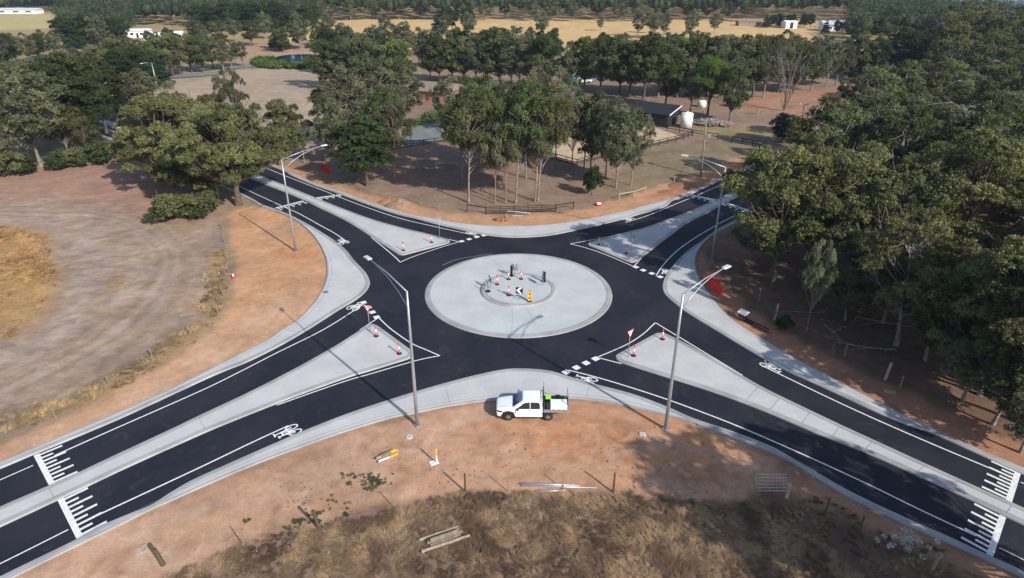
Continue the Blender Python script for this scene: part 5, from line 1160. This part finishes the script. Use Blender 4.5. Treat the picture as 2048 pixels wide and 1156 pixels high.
# black shed: corners measured on the ground
a = np.array(G(1282, 249)); b = np.array(G(1333.8, 255.5)); c = np.array(G(1361, 250.4)); yaw = math.atan2(b[1] - a[1], b[0] - a[0])
L_ = np.linalg.norm(b - a) + 3.0; D_ = 6.5; dirx = (b - a) / np.linalg.norm(b - a); diry = np.array([-dirx[1], dirx[0]]); ctr = b - dirx * L_ / 2 + diry * D_ / 2
hip('shed', (ctr[0], ctr[1], 0), yaw, (L_, D_, 2.7), 0, M['shedwall'], M['shedroof'], 'long low black stable shed with a white fascia at the end of the sand arena', .5, M['housewhite'], (L_ * .2, 0, 2.6, 2.2), skill=.9)
X_, Y_ = G(1374.5, 256); r = empty('water_tank', (X_, Y_ + 1.2, 0), 0, 'tall white cylindrical water tank at the right end of the black shed', 'water tank')
m = MB(); m.smooth = True; m.lathe([(1.28, 0), (1.28, 2.9)], 32); m.build('wall', M['whitep'], r); m = MB(); m.smooth = True; m.lathe([(1.30, 2.9), (1.2, 2.98), (.25, 3.2), (.22, 3.28)], 32); m.build('lid', M['whitep'], r)
X_, Y_ = G(1403, 214); r = empty('water_tank', (X_, Y_, 0), 0, 'small round white tank in the tree shade behind the timber heap', 'water tank')
m = MB(); m.smooth = True; m.lathe([(1.1, 0), (1.1, 1.3), (.9, 1.6), (.4, 1.75)], 24); m.build('wall', M['whitep'], r); m = MB(); m.lathe([(.3, 1.74), (.3, 1.85)], 12); m.build('lid', M['black'], r)
X_, Y_ = G(1476, 214); r = empty('canopy_tent', (X_, Y_, 0), .3, 'small white peaked canopy among the trees right of the bright green tree', 'canopy')
m = MB(); m.add([(-1.4, -1.4, 2.0), (1.4, -1.4, 2.0), (1.4, 1.4, 2.0), (-1.4, 1.4, 2.0), (0, 0, 3.1)], [(0, 1, 4), (1, 2, 4), (2, 3, 4), (3, 0, 4), (3, 2, 1, 0)]); m.build('cover', M['white'], r)
for sx in (-1, 1):
    for sy in (-1, 1): m = MB(); m.tube([(sx * 1.3, sy * 1.3, 0), (sx * 1.3, sy * 1.3, 2.0)], .04, 6); m.build('leg', M['galv'], r)
# brick barn
a = np.array(G(846, 210)); b = np.array(G(893, 215)); yaw = math.atan2(b[1] - a[1], b[0] - a[0]) + .05; ctr = (a + b) / 2 + np.array([-1.5, 5.5])
hip('barn', (ctr[0], ctr[1], 0), yaw, (15, 9, 3.6), 1.6, M['brick'], M['tinroof'], 'pink brick barn with a brown roof beyond the gravel drive', .7, door=(4.2, 0, 2.0, 2.4), wins=((-1.5, 1.2),))
X_, Y_ = G(988, 196); hip('shed', (X_, Y_, 0), .2, (5, 4, 2.6), 1.0, M['shedwall'], mat('blue_roof', (.035, .05, .13), .5), 'small shed with a dark blue roof glimpsed through the gum crowns', .3)
# white farm buildings far left
for k, (u, v, w_, d_, h_, yw, lb) in enumerate(((281, 74, 10, 6, 3.0, .1, 'white flat-roofed farm building at the left of the white group'), (322, 84, 12, 6, 3.2, -.1, 'longest white farm building in the middle of the white group'), (352, 79, 7, 5, 2.8, .3, 'small white farm building at the right of the white group'))):
    X_, Y_ = G(u, v); hip('farm_building', (X_, Y_, 0), yw, (w_, d_, h_), .9, M['housewhite'], M['housewhite'], lb, .3, wins=((-w_ * .25, 1.4), (w_ * .2, 1.4)), door=(0, 0, 1.0, 2.0))['group'] = 'white farm buildings at far left'
X_, Y_ = G(1577, 56); hip('shed', (X_, Y_, 0), .2, (7, 5, 3.2), .8, M['housewhite'], M['housewhite'], 'small white shed at the end of the dark hedge row', .2, door=(0, 0, 2, 3))
X_, Y_ = G(1672, 61); hip('farmhouse', (X_, Y_, 0), -.1, (16, 9, 3.2), 1.8, M['housewhite'], M['roofpale'], 'far farmhouse with a pale blue-grey roof among trees', .6, wins=((-5, 2), (2, 2), (5, 2)), door=(-1, 0, 1.2, 2.1))
X_, Y_ = G(1503, 51); hip('shed', (X_, Y_, 0), 0, (17, 6, 2.2), .9, M['timber'], M['tinroof'], 'long low brown shed left of the dark hedge row', .3, door=(3, 0, 3, 2))
X_, Y_ = G(40, 27); hip('farmhouse', (X_, Y_, 0), 0, (30, 8, 2.6), 1.2, M['housewhite'], M['roofpale'], 'distant long white farmhouse above the far left field', .4, wins=((-10, 4), (0, 4), (9, 4)))

# ------------------------------------------------------------------ works clutter
def barrier(u, v, yaw, label, n=1):
    X_, Y_ = G(u, v); r = empty('road_barrier', (X_, Y_, 0), yaw, label, 'barrier', 'red plastic road barriers'); r.scale = (.85, .85, .85)
    S = [(-.95, 0), (.95, 0)]
    m = MB(); vs = []
    pr = [(.24, 0), (.24, .14), (.12, .42), (.09, .62), (.12, .68), (.12, .82), (.07, .95)]
    L = 1.0; k = len(pr); ring_ = [(-w, z) for w, z in pr] + [(w, z) for w, z in pr[::-1]]; kk = len(ring_)
    for x_ in (-L, -L * .9, -L * .3, -L * .27, L * .27, L * .3, L * .9, L):
        s_ = .8 if abs(x_) == L else (1.0 if abs(abs(x_) - L * .28) > .03 or abs(x_) > L * .29 else .8); vs += [(x_, w * s_, z) for w, z in ring_]
    fs = []
    for i in range(7):
        for j in range(kk): a = i * kk + j; b = i * kk + (j + 1) % kk; fs.append((a, b, b + kk, a + kk))
    fs += [tuple(range(kk)), tuple(7 * kk + j for j in range(kk))[::-1]]; m.add(vs, fs); fixn(m.build('shell', M['red'], r), .02)
    m = MB(); [m.box((x_, 0, .05), (.3, .56, .1)) for x_ in (-.6, .6)]; m.build('feet', M['red'], r)
    m = MB(); [m.lathe([(.05, .94), (.05, .99)], 8, (x_, 0, 0)) for x_ in (-.55, .55)]; m.build('filler_cap', M['black'], r)
    return r
barrier(1424, 568, -1.0, 'upper red barrier of the pair beside the right apron'); barrier(1432, 582, -1.15, 'lower red barrier of the pair beside the right apron')
barrier(649, 338, -.7, 'left red barrier under the dark bushy tree'); barrier(657, 345, -.8, 'right red barrier under the dark bushy tree')
for k in range(4): barrier(1846 + k * 12, 211 - k * 4.5, .9 + .3 * (k % 2), ['nearest', 'second', 'third', 'farthest'][k] + ' of the four red barriers closing the far right road')
# litter marker, fallen sign, frames
X_, Y_ = G(1198, 411); r = empty('fallen_sign', (X_, Y_, .1), .35, 'red and white sign lying at the end of a wooden stake on the far verge', 'sign')
m = MB(); m.box((0, 0, .18), (.9, .7, .04), Matrix.Rotation(.4, 3, 'X')); m.build('panel', M['signred'], r); m = MB(); m.box((0, -.02, .21), (.6, .4, .03), Matrix.Rotation(.4, 3, 'X')); m.build('face', M['signwhite'], r); m = MB(); m.bar((.4, 0, .1), (2.3, .7, .12), .08, .06); m.build('stake', M['timberpale'], r)
X_, Y_ = G(1480, 640); r = empty('site_sign', (X_, Y_, .02), -.95, 'small pale tilted panel on a dark frame lying beside the right apron', 'sign')
m = MB(); m.box((0, .35, .75), (1.0, .7, .05), Matrix.Rotation(.3, 3, 'X')); m.build('panel', M['whitep'], r); m = MB(); [m.bar((x_, .35, .7), (x_, .35, 0), .06, .06) for x_ in (-.4, .4)]; m.bar((-.5, 0, .1), (3.4, 0, .12), .08, .08); m.bar((-.5, .6, .1), (3.0, .5, .12), .08, .08); m.box((.9, .3, .12), (.9, .5, .08)); m.build('frame', M['black'], r)
# rods, timbers, gate, marker posts
X_, Y_ = G(1112, 975)
rods = [(-2.35, .05, 2.75, -.15, .12), (-2.0, .18, 1.3, .05, .20), (-1.4, -.45, .6, -.35, .07), (-2.3, .10, 1.2, -.1, .26), (-.7, .12, 1.6, .0, .16)]
for k, (x0, y0, x1, y1, zz) in enumerate(rods):
    m = MB(); m.smooth = True; m.tube([(X_ + x0, Y_ + y0, zz), (X_ + x1, Y_ + y1, zz)], .045, 6)
    tag(m.build('steel_rod', M['steel']), 'shiny steel rod, %s of the five at the edge of the dry grass' % ['longest', 'upper left', 'shortest', 'topmost', 'middle'][k], 'rod', 'steel rods at the edge of the dry grass')
X_, Y_ = G(888, 1080)
for k, (dx, dy, L_, zz, an, mt) in enumerate(((-.35, .45, 2.6, .08, .42, 'timberpale'), (-.05, .28, 2.1, .12, .44, 'timber'), (.05, .10, 2.3, .13, .42, 'timber'), (.10, -.08, 2.0, .08, .45, 'timber'), (.15, -.36, 3.1, .10, .41, 'timberpale'), (.0, .15, 1.8, .26, .43, 'timber'))):
    r = empty('timber_post', (X_ + dx, Y_ + dy, zz), an, '%s grey timber of the small stack lying in the dry grass' % ['far outer pale', 'far inner', 'middle', 'near inner', 'near outer and longest', 'topmost'][k], 'timber', 'stacked timbers in the dry grass')
    m = MB(); m.box((0, 0, 0), (L_, .13, .12)); m.build('beam', M[mt], r); m = MB(); m.box((-L_ / 2 - .02, 0, 0), (.04, .14, .13)); m.build('end_cap', M['blackwood'], r)
a = G(1512, 984); b = G(1573, 984); r = empty('farm_gate', (a[0], a[1], 0), math.atan2(b[1] - a[1], b[0] - a[0]), 'grey tubular mesh farm gate leaning beside a squat post', 'gate'); L_ = math.dist(a, b)
m = MB(); m.smooth = True; m.tube([(0, 0, .1), (0, .5, 1.1), (L_, .5, 1.1), (L_, 0, .1), (0, 0, .1)], .035, 6); m.build('frame', M['galv'], r)
m = MB(); [m.tube([(0, .1 * k, .1 + .2 * k), (L_, .1 * k, .1 + .2 * k)], .014, 4) for k in range(1, 5)]; [m.tube([(L_ * k / 9, 0, .1), (L_ * k / 9, .5, 1.1)], .008, 4) for k in range(1, 9)]; m.build('mesh', M['galv'], r)
X_, Y_ = G(874, 926.5); r = empty('marker_post', (X_, Y_, 0), 0, 'upright white marker post with a yellow top standing on a pale plate', 'marker post')
m = MB(); m.box((0, 0, .35), (.10, .07, .7)); m.build('lower_part', M['white'], r); m = MB(); m.box((0, 0, 1.0), (.11, .08, .6)); m.build('yellow_top', M['ryellow'], r); m = MB(); m.box((-.22, .05, .02), (.62, .45, .04), Matrix.Rotation(.5, 3, 'Z')); m.build('plate', M['whitep'], r)
X_, Y_ = G(776, 914)
for k, (dx, dy, an, z_) in enumerate(((0, .25, .62, .10), (.05, -.12, .60, .08), (-.15, .12, .66, .2))):
    r = empty('marker_post', (X_ + dx, Y_ + dy, z_), an, '%s marker post of the yellow and white bundle lying on the soil' % ['far', 'near and whitest', 'topmost'][k], 'marker post', 'bundle of lying marker posts')
    m = MB(); m.box((-.35, 0, 0), (.85, .12, .07)); m.build('lower_part', M['white' if k == 1 else 'timberpale'], r); m = MB(); m.box((.42, 0, 0), (.66, .14, .08)); m.build('yellow_top', M['ryellow'], r); m = MB(); m.box((-.82, 0, -.01), (.1, .08, .05)); m.build('spike', M['black'], r)
r = empty('folded_bag', (X_ - .1, Y_ + .05, .10), .6, 'olive sheet lying over the yellow and white marker bundle', 'sheet'); m = MB(); m.box((0, 0, .16), (.75, .4, .05), taper=.7); m.build('cloth', mat('olive_sheet', (.30, .26, .13), .9, noise=.4, scale=8), r)
for u, v, lb in ((819, 874, 'round pale concrete lid in the soil left of the pickup truck'), (1285, 869, 'round pale concrete lid in the soil right of the pickup truck')):
    X_, Y_ = G(u, v); r = empty('manhole_cover', (X_, Y_, 0), 0, lb, 'cover', 'round concrete lids'); m = MB(); m.lathe([(.27, -.05), (.27, .045), (.25, .06)], 20); m.build('lid', M['timberpale'] if False else M['concrete'], r); m = MB(); m.box((0, 0, .067), (.2, .04, .014)); m.build('lifting_bar', M['joint'], r)
X_, Y_ = G(283, 1101); m = MB(); m.box((0, 0, .03), (.75, .6, .05)); o = m.build('board_sheet', M['timberpale']); o.location = (X_, Y_, .03); o.rotation_euler = (.02, 0, .75); tag(o, 'square pale board lying flat on the soil near the mossy leaning post', 'board')
X_, Y_ = G(1779, 785); m = MB(); m.box((0, 0, .04), (.9, .35, .08)); o = m.build('plank', M['timberpale']); o.location = (X_, Y_, .04); o.rotation_euler = (0, 0, -.4); tag(o, 'short pale plank lying on the verge at the wood edge', 'plank')
X_, Y_ = G(467, 556); r = empty('marker_stub', (X_, Y_, 0), 0, 'small red and white marker at the edge of the orange soil by the wire fence', 'marker'); m = MB(); m.lathe([(.16, 0), (.14, .25)], 10); m.build('base', M['red'], r); m = MB(); m.lathe([(.10, .25), (.09, .5)], 10); m.build('top', M['signwhite'], r)
# cover in the left apron
X_, Y_ = G(651, 584, .13); m = MB(); m.lathe([(.33, 0), (.33, .01)], 20); o = m.build('drain_cover', M['joint']); o.location = (X_, Y_, .131); tag(o, 'round dark cover set in the left concrete apron', 'cover')
# steel gate leaning at the back verge + heaps
a = G(1012, 433); r = empty('steel_stand', (a[0], a[1], 0), 0, 'pale steel frame lying against the foot of the black rail gate', 'frame')
m = MB(); m.tube([(0, 0, .05), (.2, .2, .75), (3.4, .2, .45), (3.4, 0, .1)], .05, 6); m.tube([(.9, -.1, .12), (2.4, -.1, .12)], .07, 6); m.build('tube_part', M['steel'], r)
def heap(u, v, n, rad, size, mt, label, name='rubble_heap', h=.5, cat='heap'):
    rr = random.Random(int(u)); X_, Y_ = G(u, v); m = MB()
    for k in range(n):
        a = rr.uniform(0, 6.28); q = rad * rr.random() ** .6; s_ = size * rr.uniform(.5, 1.4); zz = h * max(0, 1 - q / rad) * rr.uniform(.3, 1) + s_ * .2
        Mx = Matrix.Rotation(rr.uniform(0, 6), 3, 'X') @ Matrix.Rotation(rr.uniform(0, 6), 3, 'Z'); m.box((X_ + q * math.cos(a) * 1.5, Y_ + q * math.sin(a), zz), (s_, s_ * .7, s_ * .55), Mx, taper=.7)
    o = m.build(name, M[mt]); return tag(o, label, cat)
heap(1003, 441, 45, .75, .38, 'clay', 'heap of broken red clay lumps in front of the black rail gate', h=.5)
def mound(u, v, rx, ry, h, mt, label):
    X_, Y_ = G(u, v); n = 22; vs = []; fs = []; rr = random.Random(int(u))
    for i in range(n + 1):
        for j in range(n + 1):
            a = i / n * 2 - 1; b = j / n * 2 - 1; q = math.hypot(a, b); hh = h * max(0, 1 - q) ** .9 * (.8 + .5 * float(vnoise(np.array([a * 3 + u]), np.array([b * 3]), .6, 3)[0])) - .03; vs.append((X_ + a * rx, Y_ + b * ry, hh))
    for i in range(n):
        for j in range(n): a = i * (n + 1) + j; fs.append((a, a + n + 1, a + n + 2, a + 1))
    m = MB(); m.smooth = True; m.add(vs, fs); return tag(m.build('soil_mound', M[mt]), label, 'mound')
mound(802, 412, 2.6, 1.9, 1.1, 'mound', 'brown soil mound on the far left verge'); mound(775, 404, 1.6, 1.2, .5, 'clay', 'low clay mound left of the brown soil mound')
mound(1372, 371, 3.0, 2.0, .5, 'clay', 'low pinkish clay mound beside the far right road arm'); mound(1350, 385, 3.0, 1.5, .4, 'clay', 'low clay bank nearest the far right kerb')
# timber and rubble heap beside the shed: individual logs are too many to count
rr = random.Random(8); m = MB(); a0 = np.array(G(1402, 250)); a1 = np.array(G(1456, 252))
for k in range(230):
    t = rr.random(); p = a0 * (1 - t) + a1 * t + np.array([rr.uniform(-1, 1), rr.uniform(-1.5, 2.5)]); L_ = rr.uniform(.5, 1.9); an = rr.uniform(0, 3.14); zz = rr.uniform(.1, 1.0) * (1 - abs(t - .4))
    m.mi = 0 if rr.random() < .6 else 1; m.bar((p[0], p[1], zz), (p[0] + L_ * math.cos(an), p[1] + L_ * math.sin(an), zz + rr.uniform(-.2, .3)), rr.uniform(.1, .3), rr.uniform(.08, .2))
tag(m.build('timber_heap', [M['bark_dead'], M['rock']]), 'big heap of grey timber and rubble right of the white water tank', 'heap')
X_, Y_ = G(1519.6, 229); r = empty('timber_stand', (X_, Y_, 0), .3, 'small orange-brown timber stand alone on the bare paddock', 'stand')
m = MB(); [m.bar((sx * .7, sy * .35, 0), (sx * .6, 0, 1.1), .12, .12) for sx in (-1, 1) for sy in (-1, 1)]; m.build('legs', M['timberpale'], r); m = MB(); m.bar((-1, 0, 1.1), (1, 0, 1.1), .3, .25); m.build('beam', M['clay'], r)
X_, Y_ = G(1392, 227); r = empty('timber_jump', (X_, Y_, 0), .1, 'low dark timber trestle in front of the small white tank', 'stand'); m = MB(); [m.bar((x_, 0, 0), (x_, 0, 1.1), .12, .12) for x_ in (-1.6, 1.6)]; m.build('legs', M['timber'], r); m = MB(); m.bar((-1.8, 0, 1.05), (1.8, 0, 1.05), .15, .15); m.build('beam', M['timberpale'], r)

# dead tree, fallen branches
def branchy(seed, L_, r0, depth, up, spread=.6):
    rr = np.random.default_rng(seed); paths = []
    def go_(p, d, L, r, k):
        e = p + d * L; mid = (p + e) / 2 + rr.normal(0, .12, 3) * L; P = bez(p, mid, e, 6); paths.append((P, np.linspace(r, r * .55, 6)))
        if k == 0: return
        for q in range(3 if k > 1 else 2):
            b = P[rr.integers(2, 6)]; dd = d + rr.normal(0, spread, 3); dd[2] += up; dd /= np.linalg.norm(dd); go_(b, dd, L * rr.uniform(.45, .75), r * .5, k - 1)
    return go_, paths
X_, Y_ = G(1568, 222); r = empty('dead_tree', (X_, Y_, 0), 0, 'bare grey dead tree fanning up beside the round blue-green tree', 'tree'); paths = []
for k in range(7):
    a = k * .9; g_, ps = branchy(40 + k, 9, .2, 2, .35, .4); g_(np.array([0, 0, 0.]), np.array([.35 * math.cos(a), .35 * math.sin(a), 1]) / 1.06, 7.5 + k % 3, .10, 3); paths += ps
V, F_ = tubes_np(paths, 5); o = bpy.data.objects.new('trunk', npmesh('trunk', V, F_, M['bark_dead'], smooth=True)); C.objects.link(o); o.parent = r
BR = [((1850, 655), 2.7, 7.5, .16, 3.2, 'long bare white limb reaching out of the tree at the right border'), ((1715, 640), -.45, 5.5, .12, .35, 'pale fallen branch lying in the middle of the wood floor'), ((1660, 672), .5, 3.0, .08, .25, 'forked fallen branch left of the pale one'),
      ((1790, 705), 2.9, 5.0, .12, .3, 'thick fallen log at the foot of the leaning gum'), ((1480, 548), -.3, 3.0, .05, .15, 'thin fallen stick beside the cross-armed post'), ((1640, 640), -.35, 4.0, .06, .15, 'thin fallen branch on the shaded floor behind the wire fence'),
      ((1695, 705), .1, 2.6, .06, .2, 'short twisted fallen branch near the pale stump'), ((1560, 628), -.15, 3.2, .05, .3, 'thin pale rail-like branch right of the thick pale post'), ((1000, 355), .1, 3.5, .06, .2, 'pale fallen branch in the shade behind the leaning gum cluster')]
for i, ((u, v), an, L_, rad, zz, lb) in enumerate(BR):
    X_, Y_ = G(u, v) if i else (45.0, 56.0); g_, ps = branchy(80 + i, L_, rad, 2, .05, .45); d = np.array([math.cos(an), math.sin(an), .02])
    g_(np.array([0, 0, zz]), d, L_, rad * (1 if i == 0 else .7), 3 if i in (0, 1, 2) else 2); V, F_ = tubes_np(ps, 5); V[:, 2] = np.maximum(V[:, 2], .03)
    if i == 0:
        V[:, 2] += 3.5
        st, f2_ = tubes_np([(np.array([[.6, -.2, 0], [.4, -.1, 3], [0, 0, 6.9]]), np.array([.32, .26, .18]))], 7); F_ = np.concatenate([F_, f2_ + len(V)]); V = np.concatenate([V, st])
    o = bpy.data.objects.new('fallen_branch' if i else 'dead_limb', npmesh('branch', V, F_, M['bark_dead'], smooth=True)); C.objects.link(o); o.location = (X_, Y_, 0); tag(o, lb, 'branch', 'dead branches on the wood floor' if i else None)
# shrubs
for i, (u, v, vt) in enumerate(((1690, 640, 545), (1765, 645, 520), (1850, 720, 590), (1925, 800, 650), (1985, 850, 700), (2040, 905, 760), (1640, 600, 520), (1730, 600, 500), (1880, 660, 520), (1960, 740, 600), (1800, 600, 480), (1500, 520, 440), (2030, 780, 640))):
    T(['wood', 'gum'][i % 2], u, v, vt, ['low young gum above the forked fallen branch', 'low young gum left of the pale leaning gum', 'leafy young gum right of the leaning gum', 'leafy sapling at the shaded verge below the broad verge gum', 'sapling close to the right border above the verge', 'lowest sapling at the right border', 'sapling behind the thin young gum', 'sapling deep in the front part of the wood', 'young gum in the dark hollow near the white limb', 'young gum below the white limb', 'young gum far back on the wood floor', 'sapling in the shade at the far right road arm', 'young gum at the right border below the white limb'][i], i * .9, var=i, wide=1.45)
T('bush', 1565, 660, 630, 'small round dark green bush at the front of the wood', 0, name='bush', cat='bush', var=1, wide=.9)
X_, Y_ = G(1812, 1098); rng = np.random.default_rng(3); cen = rng.normal(0, 1, (26, 3)) * np.array([.55, .45, .35]) + np.array([0, 0, .65])
V, F_, tn = leaves_np(rng, cen, rng.uniform(.2, 1, 26), 26, np.full(26, .2), .13, 0, 1)
r = empty('pale_shrub', (X_, Y_, 0), 0, 'small shrub with silvery white leaves on the shaded near right verge', 'shrub'); o = bpy.data.objects.new('foliage', npmesh('foliage', V, F_, leafmat('silver_leaves', (.35, .38, .35), (.75, .78, .76), .15), tint=tn)); C.objects.link(o); o.parent = r
V, F_ = tubes_np([(bez(np.array([0, 0, 0.]), np.array([0, 0, .4]), c, 4), np.linspace(.03, .01, 4)) for c in cen[:8]], 4); o = bpy.data.objects.new('stem', npmesh('stem', V, F_, M['bark_dark'])); C.objects.link(o); o.parent = r

# ------------------------------------------------------------------ uncountable ground cover
def grass(name, label, polys, dens, length, cols, seed, z=.0, clump=.7, lean=1.0, width=.022, per=13):
    rng = np.random.default_rng(seed); allV = []; allT = []
    for poly in polys:
        P = np.array([G(*p) for p in poly]); lo = P.min(0); hi = P.max(0); n = int((hi - lo).prod() * dens)
        q = rng.uniform(lo, hi, (n, 2)); s_ = sdist(q[:, 0], q[:, 1], P) + (fbm(q[:, 0], q[:, 1], 1.6, seed) - .5) * 2.2
        keep = (s_ > 0) & (fbm(q[:, 0], q[:, 1], 2.4, seed + 3, 3) > (1 - clump) * .5 + .12 * rng.random(n)); q = q[keep]; n = len(q)
        ang = fbm(q[:, 0], q[:, 1], 3.0, seed + 9, 4) * 15 + rng.normal(0, .6, n); hv = .55 + .9 * fbm(q[:, 0], q[:, 1], 2.0, seed + 5, 3); tb = np.clip((fbm(q[:, 0], q[:, 1], 1.3, seed + 7, 4) - .5) * 4.2 + .45, 0, 1)
        q = np.repeat(q, per, 0); ang = np.repeat(ang, per) + rng.normal(0, .45, n * per); hv = np.repeat(hv, per) * rng.uniform(.6, 1.3, n * per); tb = np.clip(np.repeat(tb, per) + rng.normal(0, .22, n * per), 0, 1)
        ln = np.abs(rng.normal(lean, .35, n * per)); b = np.stack([q[:, 0], q[:, 1], np.full(len(q), z)], 1) + rng.normal(0, .06, (n * per, 3)) * np.array([1, 1, 0])
        L_ = length * hv; dx = np.cos(ang) * ln; dy = np.sin(ang) * ln; nrm = np.sqrt(ln ** 2 + 1); d = np.stack([dx / nrm, dy / nrm, 1 / nrm], 1)
        mid = b + d * (L_ * .6)[:, None]; tip = b + (d * np.array([1.15, 1.15, .75])) * L_[:, None]; w = np.stack([-np.sin(ang), np.cos(ang), np.zeros(len(ang))], 1) * width
        allV.append(np.stack([b - w, b + w, mid + w * .8, mid - w * .8, tip], 1)); allT.append(np.repeat(tb, 5))
    V = np.concatenate(allV); n = len(V); V = V.reshape(-1, 3); base = np.arange(n)[:, None] * 5
    F_ = np.concatenate([base + np.array([[0, 1, 2, 3]]), base + np.array([[3, 2, 4, 4]])])
    # second face is a triangle: give it its own narrow quad
    V2 = V.reshape(n, 5, 3); tipb = V2[:, 4] + (V2[:, 1] - V2[:, 0]) * .1; V = np.concatenate([V2, tipb[:, None]], 1).reshape(-1, 3); base = np.arange(n)[:, None] * 6
    F_ = np.concatenate([base + np.array([[0, 1, 2, 3]]), base + np.array([[3, 2, 5, 4]])])
    tt = np.concatenate(allT).reshape(n, 5); tt = np.concatenate([tt, tt[:, :1]], 1).ravel()
    o = bpy.data.objects.new(name, npmesh(name, V, F_, leafmat(name + '_blades', cols[0], cols[1], .2), tint=tt)); C.objects.link(o); print(name, n); return tag(o, label, kind='stuff')
SOUTH = [(-50, 1500), (330, 1170), (480, 1098), (640, 1052), (780, 1012), (880, 994), (1000, 986), (1250, 987), (1500, 1010), (1640, 1080), (1760, 1180), (1800, 1500)]
SOUTH = [(p[0], min(p[1], 1230)) for p in SOUTH]
grass('dry_grass', 'swirling tufts of straw-coloured dry grass along the bottom of the photograph', [SOUTH], 22, .33, ((.17, .12, .075), (.50, .365, .195)), 31, width=.013, clump=.68, lean=2.0)
grass('dry_grass', 'golden dry grass tufts along the left wire fence', [[(425, 500), (458, 505), (447, 600), (405, 676), (300, 745), (120, 835), (0, 872), (0, 832), (120, 800), (280, 718), (390, 640)]], 12, .32, ((.20, .14, .075), (.44, .32, .155)), 32, clump=.4, width=.012, lean=1.5)
grass('low_grass', 'short golden grass on the round patch of the left paddock', [[(-60, 430), (0, 450), (90, 470), (120, 560), (90, 640), (0, 680), (-60, 690)]], 24, .13, ((.22, .15, .06), (.42, .28, .10)), 33, clump=.95, width=.016, per=8)
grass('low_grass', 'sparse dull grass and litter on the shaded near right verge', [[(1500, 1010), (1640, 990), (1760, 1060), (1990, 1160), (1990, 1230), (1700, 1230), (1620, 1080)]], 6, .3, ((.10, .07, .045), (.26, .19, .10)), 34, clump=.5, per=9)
grass('reeds', 'green reeds round the farm pond', [[(500, 126), (512, 118), (545, 116), (556, 127), (600, 129), (650, 119), (662, 124), (660, 133), (600, 139), (540, 139), (508, 135)]], 3, 1.5, ((.04, .085, .02), (.09, .16, .04)), 35, clump=.95, lean=.3, width=.07, per=12)
def scatter(name, label, areas, size, mt, seed, flat=.6):
    rr = random.Random(seed); m = MB()
    for (u0, v0, u1, v1, n) in areas:
        for k in range(n):
            X_, Y_ = G(rr.uniform(u0, u1), rr.uniform(v0, v1))
            if sdist(np.array([X_]), np.array([Y_]), RS)[0] > -.4: continue
            s_ = size * rr.uniform(.4, 1.5); m.box((X_, Y_, s_ * .2), (s_, s_ * .7, s_ * flat), Matrix.Rotation(rr.uniform(0, 6), 3, 'Z') @ Matrix.Rotation(rr.uniform(-.5, .5), 3, 'X'), taper=.6)
    return tag(m.build(name, M[mt]), label, kind='stuff')
scatter('soil_clods', 'scattered dark clods and bark bits on the bare orange soil', [(480, 520, 640, 600, 45), (440, 600, 600, 680, 40), (480, 670, 540, 700, 25), (300, 900, 1300, 985, 60), (700, 880, 1000, 980, 60), (1000, 850, 1480, 980, 70), (560, 960, 760, 1030, 60), (480, 430, 640, 520, 25)], .10, 'mound', 6)
scatter('stones', 'small pale stones scattered on the verges', [(1300, 960, 1500, 1005, 60), (700, 860, 1400, 980, 60), (1450, 600, 1800, 760, 60), (740, 395, 1300, 440, 90), (300, 1050, 700, 1120, 50)], .10, 'rock', 7)
def weeds(spots, seed):
    rng = np.random.default_rng(seed); cen = []; 
    for u, v, r_, n in spots:
        X_, Y_ = G(u, v); cen.append(np.stack([X_ + rng.normal(0, r_, n), Y_ + rng.normal(0, r_ * .6, n), np.full(n, .06)], 1))
    cen = np.concatenate(cen); V, F_, tn = leaves_np(rng, cen, rng.uniform(0, 1, len(cen)), 22, np.full(len(cen), .13), .09, 0, .5)
    o = bpy.data.objects.new('weeds', npmesh('weeds', V, F_, leafmat('weed_leaves', (.04, .055, .025), (.085, .105, .05), .15), tint=tn)); C.objects.link(o); tag(o, 'small dark green weeds spread on the bare soil', kind='stuff')
weeds([(752, 962, .45, 40), (740, 978, .3, 14), (700, 952, .25, 10), (696, 968, .2, 6), (632, 1030, .25, 14), (636, 1045, .3, 16), (596, 1044, .25, 14), (498, 1042, .15, 5), (692, 1030, .2, 8), (735, 955, .3, 12), (680, 1000, .6, 8), (570, 1060, .5, 8)], 9)

# ------------------------------------------------------------------ the air
m = MB(); m.box((0, 5500, 40), (19000, 15000, 440)); hz = m.build('haze', bpy.data.materials.new('haze')); tag(hz, 'thin bluish summer haze', kind='stuff')
hm = hz.data.materials[0]; hm.use_nodes = True; t = hm.node_tree; t.nodes.clear(); ho = t.nodes.new('ShaderNodeOutputMaterial'); hv = t.nodes.new('ShaderNodeVolumePrincipled')
hv.inputs['Density'].default_value = 0.00013; hv.inputs['Color'].default_value = (.58, .76, 1, 1); hv.inputs['Anisotropy'].default_value = .2; t.links.new(hv.outputs[0], ho.inputs['Volume'])
